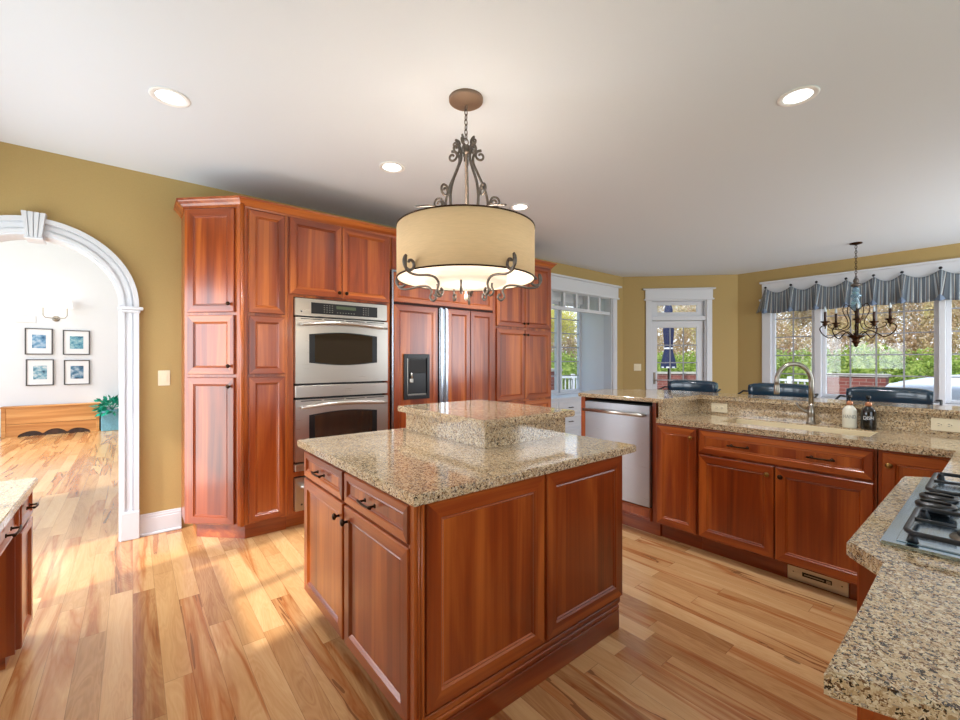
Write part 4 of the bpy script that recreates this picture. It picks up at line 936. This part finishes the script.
b = MB(); b.lathe([(.02, Q(2.24)), (.042, Q(2.20)), (.03, Q(2.16)), (.06, Q(2.13)), (.028, Q(2.10)), (.045, Q(2.04)), (.052, Q(1.99)), (.022, Q(1.95))], n=18); b.build('glass_column', 'crystal', cd)
b = MB(); b.lathe([(.022, Q(1.95)), (.012, Q(1.92)), (.012, Q(1.68)), (.03, Q(1.67)), (.02, Q(1.655)), (.085, Q(1.645)), (.08, Q(1.63)), (.045, Q(1.61)), (.03, Q(1.585)), (.05, Q(1.575)), (.03, Q(1.555)), (.018, Q(1.53)), (.024, Q(1.522)), (.001, Q(1.50))], n=18); b.build('stem', 'bronze', cd)
hcam = math.atan2(-hc[1], -hc[0])
for i in range(5):
    a = hcam+math.radians(75+72*i); R2 = .31
    b = MB()
    radial(b, catmull([(.03, Q(1.63)), (.12, Q(1.70)), (.20, Q(1.66)), (.26, Q(1.62)), (.33, Q(1.66)), (.365, Q(1.73)), (.34, Q(1.77)), (.31, Q(1.765)), (.31, Q(1.735))]), a, .0065, 6)
    radial(b, catmull([(.02, Q(1.95)), (.10, Q(2.03)), (.13, Q(1.95)), (.08, Q(1.82)), (.10, Q(1.75)), (.18, Q(1.72)), (.27, Q(1.75)), (.27, Q(1.79)), (.24, Q(1.78))]), a, .005, 6)
    b.tube([(R2*math.cos(a), R2*math.sin(a), Q(1.76)), (R2*math.cos(a), R2*math.sin(a), Q(1.80))], .006, 6)
    am = b.build('arm', 'bronze', cd)
    c = (R2*math.cos(a), R2*math.sin(a), 0)
    MB().lathe([(.006, Q(1.765)), (.03, Q(1.79)), (.02, Q(1.80)), (.052, Q(1.825)), (.048, Q(1.83)), (.014, Q(1.825))], c, n=14).build('candle_cup', 'bronze', am)
    MB().lathe([(.014, Q(1.825)), (.014, Q(1.945)), (.004, Q(1.947))], c, n=12).build('candle', 'brown', am)
    MB().lathe([(.006, Q(1.947)), (.014, Q(1.965)), (.011, Q(1.99)), (.001, Q(2.02))], c, n=10).build('bulb', 'bulb', am)

# ------------------------------------------------------------------ recessed lights
for i, (x, y, lb) in enumerate([(.158, 2.873, 'round recessed ceiling light nearest the arch, upper left'), (1.495, 2.873, 'round recessed ceiling light left of the drum pendant above the ovens'), (2.817, 2.866, 'round recessed ceiling light partly behind the drum pendant, right of its ironwork'), (2.805, .707, 'round recessed ceiling light at upper right above the sink run')]):
    t = thing('recessed_light', lb, 'ceiling light', (x, y, CZ), 0, 'recessed ceiling lights')
    MB().lathe([(.092, 0), (.095, -.004), (.088, -.007), (.066, -.004), (.066, 0)], n=36, cap=False).build('trim_ring', 'stone_liner', t)
    MB().lathe([(.001, -.002), (.064, -.002), (.066, -.001)], n=30, cap=False).build('lens', 'can', t)
    light('downlight', 'SPOT', (x, y, CZ-.012), 50, (.95,.97,1), (0,0,0), .06, spot_size=math.radians(130), spot_blend=.8)

# ------------------------------------------------------------------ valance
KY = [2.394, 2.058, 1.744, 1.407, 1.119, .842, .499, .18, -.14, -.46, -.78, -1.1, -1.44]
va = thing('striped_valance', 'blue and grey striped window valance with pleats hung from knobs above the breakfast windows', 'valance', (7.75, .5, 2.1))
vo = (7.75, .5, 2.1)
bm = bmesh.new(); uv = bm.loops.layers.uv.new('UVMap')
cols_, nz_ = [], 9
pos = [(KY[0]+.0, None)]
S = []
for i in range(len(KY)-1):
    n = 26
    for k in range(n): S.append((i, k/n))
S.append((len(KY)-2, 1.0))
grid = []; ulen = 0
for j, (i, t) in enumerate(S):
    ya, yb2 = KY[i], KY[i+1]; y = ya+(yb2-ya)*t
    sag = math.sin(PI*t)
    zt = 2.475-.075*sag; near = min(t, 1-t)
    zb = 2.105-.03*math.sin(PI*t)+.035*math.exp(-(near/.09)**2)
    row = []
    for k in range(nz_+1):
        v_ = k/nz_
        fold = math.exp(-(near/.16)**2)
        out = .012+.07*v_*fold+.02*v_*math.sin(PI*t*1)+.010*v_*math.sin(t*2*PI*5)
        sp_ = (1 if t < .5 else -1)*0
        yy = y + (.05*v_*math.exp(-((near-.13)/.07)**2))*(-1 if t < .5 else 1)*-1
        row.append((WX-.045-out, yy, zt+(zb-zt)*v_))
    grid.append((row, y))
# flared return at the left end
vv = [[bm.verts.new(Vector(p)-Vector(vo)) for p in row] for row, y in grid]
left = [bm.verts.new(Vector((WX-.03, KY[0]+.02+.12*(k/nz_), 2.475+(2.10-2.475)*k/nz_))-Vector(vo)) for k in range(nz_+1)]
vv = [left]+vv; ys_ = [KY[0]+.1]+[y for r, y in grid]
for a in range(len(vv)-1):
    for k in range(nz_):
        f = bm.faces.new((vv[a][k], vv[a+1][k], vv[a+1][k+1], vv[a][k+1])); f.smooth = True
        for l, (c_, kk) in zip(f.loops, ((a, k), (a+1, k), (a+1, k+1), (a, k+1))): l[uv].uv = (ys_[c_], kk/nz_)
me = bpy.data.meshes.new('fabric'); bm.to_mesh(me); bm.free(); me.materials.append(M['stripe'])
fo = bpy.data.objects.new('fabric', me); C.objects.link(fo); fo.parent = va
sm = fo.modifiers.new('thickness', 'SOLIDIFY'); sm.thickness = .004
for y in KY:
    b = MB(); b.lathe([(.006, 0), (.006, .04), (.016, .045), (.018, .055), (.010, .062), (.001, .063)], (WX-.02, y, 2.492), 'x', 12); b.build('knob', 'patio_iron', va, vo)
    b = MB()      # little pleat turned out to show the lining
    b.prism_y([(-.0, 0)], 0, 0) if False else None
    x = WX-.13; w_ = .045
    b.quad([(x+.02, y-w_, 2.10), (x-.012, y, 2.075), (x-.0, y, 2.165)]); b.quad([(x-.012, y, 2.075), (x+.02, y+w_, 2.10), (x, y, 2.165)]); 
    ob = b.build('pleat_lining', 'lining', va, vo); s2 = ob.modifiers.new('thickness', 'SOLIDIFY'); s2.thickness = .004

# ------------------------------------------------------------------ bar stools
st = thing('bar_stool', 'bar stool with dark teal leather back before the patio door, left of three', 'bar stool', (4.02, 1.90, 0), R9, 'leather bar stools behind the bar')
b = MB(); b.box(-.21, .21, -.20, .18, .70, .765, .025, 3); b.build('seat', 'leather', st)
b = MB(); n = 12
for i in range(n):
    pass
rows = []
prof = [(0, .86), (.012, 1.0), (.02, 1.06), (.005, 1.11), (.02, 1.145), (.05, 1.15), (.068, 1.12), (.062, 1.07), (.05, 1.0), (.04, .86)]
for i in range(n+1):
    u = -1+2*i/n; y0 = .165-.035*u*u; sh = 1-.06*abs(u)**6
    rows.append([b.bm.verts.new((u*.225, y0+p, .86+(z-.86)*(sh if z > 1 else 1))) for p, z in prof])
for a, c in zip(rows, rows[1:]):
    for k in range(len(prof)):
        f = b.bm.faces.new((a[k], c[k], c[(k+1) % len(prof)], a[(k+1) % len(prof)])); f.smooth = True
b.bm.faces.new(rows[0]); b.bm.faces.new(list(reversed(rows[-1]))); b.build('backrest', 'leather', st)
for sx in (-1, 1):
    for y0, y1 in ((-.17, -.21), (.15, .20)): MB().tube([(sx*.18, y0, .70), (sx*.21, y1, 0)], [.02, .014], 8).build('leg', 'darkwood', st)
    MB().tube([(sx*.2, .17, .70), (sx*.2, .19, .90)], .014, 8).build('back_post', 'darkwood', st)
    MB().tube([(sx*.238, .19, 1.07), (sx*.262, .14, 1.075), (sx*.268, .02, 1.045), (sx*.262, -.07, .98), (sx*.23, -.09, .86), (sx*.20, -.09, .74)], .0075, 8).build('arm', 'patio_iron', st)
b = MB()
for p, q in (((-.2, -.195, .25), (.2, -.195, .25)), ((-.2, .18, .30), (.2, .18, .30)), ((-.2, -.195, .30), (-.2, .18, .30)), ((.2, -.195, .30), (.2, .18, .30))): b.tube([p, q], .011, 8)
b.build('footrest', 'bronze', st)
dup(st, (4.02, 1.185, 0), R9, 'bar stool with dark teal leather back behind the faucet, middle of three')
dup(st, (4.02, .525, 0), R9, 'bar stool with dark teal leather back behind the soap bottles, right of three')

# ------------------------------------------------------------------ living room items
bn = thing('pine_chest', 'long pine bench chest with a scalloped apron against the white wall beyond the arch', 'chest', (-1.75, 10.86, 0))
L_ = 1.26
b = MB(); b.box(0, .055, -.02, .0, 0, .51, .003); b.build('side_post', 'pine', bn); b = MB(); b.box(L_-.045, L_, -.02, 0, 0, .51, .003); b.build('side_post', 'pine', bn)
b = MB(); b.box(.055, L_-.045, -.014, 0, .225, .51, .003); b.build('upper_plank', 'pine', bn)
b = MB(); zt = .22; n = 60; pts = []
for i in range(n+1):
    x = .055+(L_-.10)*i/n; u = i/n
    z = .0
    if .12 < u < .93:
        v_ = (u-.12)/.81*3 ; hgt = .055+.035*math.sin(PI*(u-.12)/.81); z = .02+hgt*abs(math.sin(PI*v_))**.6
    pts.append((x, z))
for (xa, za), (xb, zb) in zip(pts, pts[1:]): b.prism_y([(xa, za), (xb, zb), (xb, zt), (xa, zt)], -.012, 0)
b.build('scalloped_apron', 'pine', bn, sub=True)
MB().box(-.015, L_+.015, -.03, .22, .51, .53, .004).build('lid', 'pine', bn)
b = MB(); b.box(0.01, L_-.01, .04, .2, .0, .508); b.build('body', 'darkwood', bn)
pics = [((25, 328, 53, 355), (-1.499, -1.142, 1.92, 1.445), 'art1', 'upper left framed blue flower print on the white wall'), (0, (-1.009, -.636, 1.905, 1.445), 'art2', 'upper right framed teal striped print on the white wall'), (0, (-1.486, -1.128, 1.357, .88), 'art3', 'lower left framed blue shore print on the white wall'), (0, (-.995, -.636, 1.345, .88), 'art4', 'lower right framed dark blue wave print on the white wall')]
for _, (x0, x1, zt, zb), art, lb in pics:
    t = thing('picture_frame', lb, 'picture', ((x0+x1)/2, 11.098, zb), 0, 'four framed prints beyond the arch')
    w, h = (x1-x0)/2, zt-zb; fwd = .016
    b = MB(); b.box(-w, -w+fwd, -.03, 0, 0, h); b.box(w-fwd, w, -.03, 0, 0, h); b.box(-w+fwd, w-fwd, -.03, 0, 0, fwd); b.box(-w+fwd, w-fwd, -.03, 0, h-fwd, h); b.build('frame', 'frame', t)
    MB().box(-w+fwd, w-fwd, -.018, 0, fwd, h-fwd).build('mat_board', 'mat', t)
    MB().box(-w*.5, w*.5, -.020, -.017, h*.24, h*.76).build('print', art, t)
sc_ = thing('wall_sconce', 'twin-shade wall sconce glowing above the four framed prints', 'sconce', (-1.10, 11.10, 2.11))
MB().lathe([(.055, 0), (.05, .015), (.03, .03), (.001, .032)], (0, 0, 0), 'y', 20).build('back_plate', 'chrome', sc_)
for sx in (-1, 1):
    am = MB().tube([(0, -.02, 0), (sx*.03, -.10, .0), (sx*.13, -.12, .01), (sx*.157, -.12, .05), (sx*.157, -.12, .20)], .008, 8).build('arm', 'chrome', sc_)
    MB().lathe([(.078, .195), (.055, .36), (.053, .36), (.076, .195)], (sx*.157, -.12, 0), n=20, cap=False).build('shade', 'sconce', am)
light('sconce_bulbs', 'POINT', (-1.10, 10.85, 2.42), 1.6, (1,.93,.84), size=.12)
pb = thing('planter_basket', 'pale blue planter box beside the pine chest beyond the arch', 'planter', (-.32, 10.86, 0))
b = MB(); b.box(-.14, .22, -.14, .16, .0, .36, .01); b.box(-.15, .23, -.15, .17, .34, .38, .01); b.build('box', 'teal_box', pb)
pp = thing('potted_plant', 'bushy plant with teal green leaves spilling over the blue planter', 'plant', (-.30, 10.80, .382))
b = MB(); rr = random.Random(3)
for i in range(170):
    th = rr.uniform(0, 2*PI); el = rr.uniform(-.5, 1.3); r = rr.uniform(.08, .22)
    p = Vector((math.cos(th)*math.cos(el)*r*1.1, math.sin(th)*math.cos(el)*r*.8-.03, math.sin(el)*r*1.0+.05))
    d = p.normalized(); s = d.cross(Vector((rr.uniform(-1, 1), rr.uniform(-1, 1), 1))).normalized()*.032; tip = p+d*.13+Vector((0, 0, -.05))
    mid = (p+tip)/2
    b.quad([p, mid+s, tip, mid-s])
b.build('leaves', 'teal', pp, recalc=False)
b = MB()
for i in range(9): a = i*2*PI/9; b.tube([(0, 0, 0), (math.cos(a)*.07, math.sin(a)*.06-.02, .12), (math.cos(a)*.17, math.sin(a)*.12-.03, .16)], .006, 6)
b.build('stems', 'teal', pp)
tag(MB().box(-1.62, -1.36, 11.085, 11.099, 2.02, 2.14, .004).build('air_return_grille', 'white_wall'), 'white rectangular vent cover on the wall left of the sconce', 'vent')
# white base unit in the window alcove
wu = thing('window_seat_cabinet', 'white cabinet with drawers filling the window alcove right of the tall pantry', 'cabinet', (BX0+.01, YW+.17, 0))
WW = BX1-BX0-.035
MB().box(0, WW, .0, .40, 0.0, .725).build('body', 'trim', wu); MB().box(-.0, WW, -.03, .41, .725, .757, .004).build('top', 'trim', wu)
for i in range(3):
    x0 = .02+i*(WW-.03)/3; x1 = x0+(WW-.03)/3-.012
    for z0, z1 in ((.50, .70), (.28, .48), (.06, .26)):
        b = MB(); b.rings(x0, z0, x1-x0, z1-z0, [(0, 0), (0, -.018), (.03, -.018), (.036, -.010)]); d = b.build('drawer', ('trim', 'trim'), wu); pull_(d, (x0+x1)/2, -.018, (z0+z1)/2, .1)

# ------------------------------------------------------------------ outdoors
struct('ground', MB().box(-30, 60, -40, 60, -.6, -.35), 'grass')
struct('patio', MB().prism([(8.05, -5), (14.5, -5), (14.5, 10.5), (5.2, 10.5), (5.2, 4.95), (6.7, 4.95), (8.05, 3.2)], -.35, -.15), 'concrete')
def brickwall(p, q, z1, th, label, name='brick_wall'):
    P_, Q_ = Vector((*p, 0)), Vector((*q, 0)); L = (Q_-P_).length; a = math.atan2(Q_.y-P_.y, Q_.x-P_.x)
    t = thing(name, label, 'wall' if 'wall' in name else 'pillar', (p[0], p[1], -.15), a)
    MB().box(0, L, 0, th, 0, z1+.15-.06).build('brickwork', 'brick', t); MB().box(-.03, L+.03, -.03, th+.03, z1+.15-.06, z1+.15, .006).build('cap_stone', 'concrete', t); return t
brickwall((11.5, 2.6), (11.5, 1.47), 1.06, .35, 'low red brick wall outside the middle breakfast window')
brickwall((11.0, 6.9), (12.6, 5.35), 1.0, .35, 'low red brick wall outside behind the closed umbrella')
brickwall((7.05, 6.25), (7.42, 6.25), 1.15, .37, 'square red brick pillar outside the alcove window', 'brick_pillar')
# covered spa
b = MB(); n = 14
cvt = thing('covered_spa', 'pale grey covered hot tub outside the breakfast window', 'hot tub', (11.0, .30, -.15))
rows = []
for i, (s_, z) in enumerate([(1, 0), (1, .85), (1.02, 1.0), (.97, 1.06), (.75, 1.13), (.4, 1.22), (.12, 1.25)]):
    ring = []
    for k in range(32):
        a = 2*PI*k/32; e_ = .32; cx = math.copysign(abs(math.cos(a))**e_, math.cos(a)); sy = math.copysign(abs(math.sin(a))**e_, math.sin(a))
        ring.append(b.bm.verts.new((cx*.75*s_, sy*1.05*s_+.0, z+.02*math.sin(a*7)*(s_ > .9)*(i > 1))))
    rows.append(ring)
for a, c in zip(rows, rows[1:]):
    for k in range(32): f = b.bm.faces.new((a[k], a[(k+1) % 32], c[(k+1) % 32], c[k])); f.smooth = True
b.bm.faces.new(rows[-1]); b.bm.faces.new(list(reversed(rows[0]))); b.build('cover', 'tarp', cvt)
# closed umbrella
um = thing('patio_umbrella', 'closed navy blue patio umbrella seen through the patio door', 'umbrella', (10.2, 5.2, -.15))
b = MB(); NR = 48; rows = []
for z, r, pl_ in ((2.98, .03, 0), (2.75, .09, .2), (2.2, .12, .3), (1.82, .095, .2), (1.76, .09, .15), (1.6, .125, .3), (1.40, .16, .4), (1.30, .17, .4)):
    ring = []
    for k in range(NR):
        a = 2*PI*k/NR; rr_ = r*(1+pl_*.35*math.cos(8*a)); ring.append(b.bm.verts.new((rr_*math.cos(a), rr_*math.sin(a), z)))
    rows.append(ring)
for a, c in zip(rows, rows[1:]):
    for k in range(NR): f = b.bm.faces.new((a[k], a[(k+1) % NR], c[(k+1) % NR], c[k])); f.smooth = True
b.bm.faces.new(rows[0]); b.build('canopy', 'umbrella', um)
b = MB(); b.lathe([(.105, 1.76), (.108, 1.78), (.105, 1.80)], n=24, cap=False); b.lathe([(.175, 1.30), (.178, 1.335)], n=24, cap=False); b.build('white_band', 'umbtrim', um)
b = MB(); b.tube([(0, 0, 0), (0, 0, 2.95)], .022, 10); b.build('pole', 'patio_iron', um); b = MB(); b.lathe([(.25, 0), (.25, .05), (.06, .10), (.04, .3)], n=24); b.build('base', 'patio_iron', um)
# patio table and chairs
tb = thing('patio_table', 'dark metal patio table around the closed umbrella', 'table', (10.2, 5.2, -.15))
b = MB(); b.lathe([(.50, .70), (.52, .71), (.52, .73), (.03, .74), (.03, .70)], n=32, cap=False); b.build('tabletop', 'patio_iron', tb)
for k in range(4): a = k*PI/2+.3; MB().tube([(.42*math.cos(a), .42*math.sin(a), .70), (.46*math.cos(a), .46*math.sin(a), 0)], .015, 8).build('leg', 'patio_iron', tb)
pcx = thing('patio_chair', 'black metal patio chair nearest the door beside the patio table', 'chair', (10.75, 4.6, -.15), math.radians(215), 'black metal patio chairs')
b = MB(); b.box(-.24, .24, -.22, .22, .42, .45, .01); b.build('seat', 'patio_iron', pcx)
b = MB(); b.tube([(-.23, .22, .44), (-.23, .28, .98), (.23, .28, .98), (.23, .22, .44)], .013, 8)
for k in range(5): x = -.18+k*.09; b.tube([(x, .225, .46), (x, .28, .97)], .007, 6)
b.build('backrest', 'patio_iron', pcx)
for sx in (-1, 1):
    for y in (-.2, .2): MB().tube([(sx*.22, y, .43), (sx*.24, y*1.1, 0)], .012, 8).build('leg', 'patio_iron', pcx)
    MB().tube([(sx*.24, .24, .70), (sx*.26, -.15, .68), (sx*.25, -.19, .44)], .011, 8).build('arm', 'patio_iron', pcx)
dup(pcx, (11.0, 5.45, -.15), math.radians(280), 'black metal patio chair at the far side of the patio table')
dup(pcx, (9.0, 7.6, -.15), math.radians(150), 'black metal patio chair outside the alcove window by the railing')
# railing
def railing(p, q, label):
    P_, Q_ = Vector((*p, 0)), Vector((*q, 0)); L = (Q_-P_).length; a = math.atan2(Q_.y-P_.y, Q_.x-P_.x)
    t = thing('patio_railing', label, 'railing', (p[0], p[1], -.15), a)
    MB().box(0, L, -.04, .04, .92, .98, .005).build('top_rail', 'railing', t); MB().box(0, L, -.02, .02, .12, .17, .005).build('bottom_rail', 'railing', t)
    n = max(2, int(L/1.4)+1)
    for i in range(n): x = L*i/(n-1); MB().box(x-.05, x+.05, -.05, .05, 0, 1.05, .005).build('post', 'railing', t)
    k = int(L/.14); b = MB()
    for i in range(1, k): x = L*i/k; b.box(x-.014, x+.014, -.014, .014, .17, .92)
    o = b.build('balusters', 'railing', t)
railing((7.6, 9.6), (12.5, 8.2), 'white patio railing outside the alcove window')
railing((13.8, 7.2), (13.8, 1.9), 'white patio railing beyond the brick wall and umbrella')
# vegetation
def leaves_mesh(name, n, shape, size, mats, seed, thin=.5):
    r = random.Random(seed); b = bmesh.new()
    for i in range(n):
        p = shape(r); d = Vector((r.uniform(-1, 1), r.uniform(-1, 1), r.uniform(-.8, 1))).normalized(); s = d.orthogonal().normalized()*size*thin
        s.rotate(Matrix.Rotation(r.uniform(0, 6.28), 3, d)); L = size*r.uniform(.6, 1.3)
        f = b.faces.new([b.verts.new(v) for v in (p-d*L, p+s*r.uniform(.7, 1.2), p+d*L, p-s)]); f.material_index = 0
    me = bpy.data.meshes.new(name); b.to_mesh(me); b.free()
    for m in mats: me.materials.append(M[m])
    return me
def ball(r):
    while True:
        v = Vector((r.uniform(-1, 1), r.uniform(-1, 1), r.uniform(-1, 1)))
        if .35 < v.length < 1: return v*(1+.12*math.sin(v.x*9)*math.cos(v.y*8))
hm = leaves_mesh('shrub_leaves', 5200, lambda r: (lambda v: Vector((v.x*1.15, v.y*1.35, .95+v.z*1.15)))(ball(r)), .055, ['hedge'], 1, .6)
core = MB(); core.lathe([(.01, 0), (.7, .1), (.85, .8), (.65, 1.5), (.01, 1.8)], n=14); 
tag_h = 'bright green shrub in the hedge outside the breakfast windows'
def shrub(x, y, s, lab, first=[None]):
    if first[0] is None:
        t = thing('garden_shrub', lab, 'shrub', (x, y, -.35), 0, 'green shrubs of the garden hedge')
        o = bpy.data.objects.new('foliage', hm); C.objects.link(o); o.parent = t
        core.build('inner_foliage', 'hedge', t); first[0] = t
    else: t = dup(first[0], (x, y, -.35), random.uniform(0, 6), lab)
    t.scale = (s, s, s)
hl = 'bright green leafy shrub of the dense garden hedge outside the windows'
for i in range(15): shrub(16.2+random.uniform(-.4, .4), 9.5-i*1.15, 1.0+random.uniform(-.06, .1), hl)
for i, (x, y) in enumerate([(13.0, 8.6), (11.6, 9.8), (10.2, 10.9), (14.6, 8.0), (8.8, 11.6)]): shrub(x, y, .95, hl)
def make_tree(lab, kind, x, y, s, seed):
    t = thing('spring_tree', lab, 'tree', (x, y, -.4), seed*1.3, 'trees beyond the garden hedge')
    r = random.Random(seed); b = MB(); tips = []
    def grow(p, d, L, rad, depth):
        q = p+d*L; b.tube([p, (p+q)/2+Vector((r.uniform(-.05, .05), r.uniform(-.05, .05), 0))*L, q], [rad*.7, rad*.6, rad*.5], 5, cap=False)
        if depth == 0: tips.append(q); return
        for k in range(3 if depth > 1 else 4):
            nd = (d+Vector((r.uniform(-.8, .8), r.uniform(-.8, .8), r.uniform(-.15, .5)))).normalized(); grow(q, nd, L*r.uniform(.62, .82), rad*.62, depth-1)
        tips.append(q)
    grow(Vector((0, 0, 0)), Vector((0, 0, 1)), 1.5, .12, 5)
    b.build('trunk', 'bark', t, recalc=False)
    def shp(rr):
        q = rr.choice(tips); return q+Vector((rr.gauss(0, .22), rr.gauss(0, .22), rr.gauss(0, .22)))
    me = leaves_mesh('crown', 9000, shp, .042, [kind], seed, .45); o = bpy.data.objects.new('crown', me); C.objects.link(o); o.parent = t
    t.scale = (s, s, s*.9); return t
tl = 'bare budding tan tree standing beyond the garden hedge'
t1 = make_tree(tl, 'tan', 19.5, 5.5, 1.15, 11); t2 = make_tree(tl, 'tan', 20.0, 2.2, 1.1, 12)
ty = make_tree('pale yellow-leaved spring tree outside the alcove window', 'yellow', 11.6, 11.8, .95, 13)
bm_ = leaves_mesh('brush_twigs', 15000, lambda r: (lambda v: Vector((v.x*1.1, v.y*1.5, 1.5+v.z*1.6)))(ball(r)), .05, ['tan'], 5, .45)
br0 = None
for i in range(9):
    y = 11-i*2.6
    if br0 is None:
        br0 = thing('garden_brush', 'tall tan budding brush rising behind the green hedge', 'shrub', (18.9, y, -.35), 0, 'tan brush behind the hedge')
        o = bpy.data.objects.new('foliage', bm_); C.objects.link(o); o.parent = br0
        q = MB(); q.tube([(0, 0, 0), (.1, 0, 1.2), (.05, .1, 2.6)], [.06, .04, .02], 6); q.build('stem', 'bark', br0)
    else: d = dup(br0, (18.9+random.uniform(-.2, .2), y, -.35), 0 if i % 2 else PI, None)
    (br0 if i == 0 else d).scale = (1, 1, 1.25+.15*math.sin(i*2.1))
k = 0
for row, X in enumerate((21.5, 26)):
    for i in range(6):
        src = (t1, t2)[k % 2]; k += 1
        d = dup(src, (X+random.uniform(-.5, .5), 13-i*3.6-row*1.8, -.4), random.uniform(0, 6), tl)
        s = (1.1+.25*row)*random.uniform(.95, 1.12); d.scale = (s, s, s)
for x, y in ((8.0, 13.4), (11.2, 13.8), (14.6, 12.6)): d = dup(br0, (x, y, -.35), PI/2, 'tan budding brush beyond the railing outside the alcove window')
for i, (x, y) in enumerate([(14.2, 15.6), (18.5, 16.0), (9.0, 15.5)]): d = dup(ty, (x, y, -.4), i, 'pale yellow-leaved spring tree farther behind the railing'); d.scale = (1.15, 1.15, 1.1)
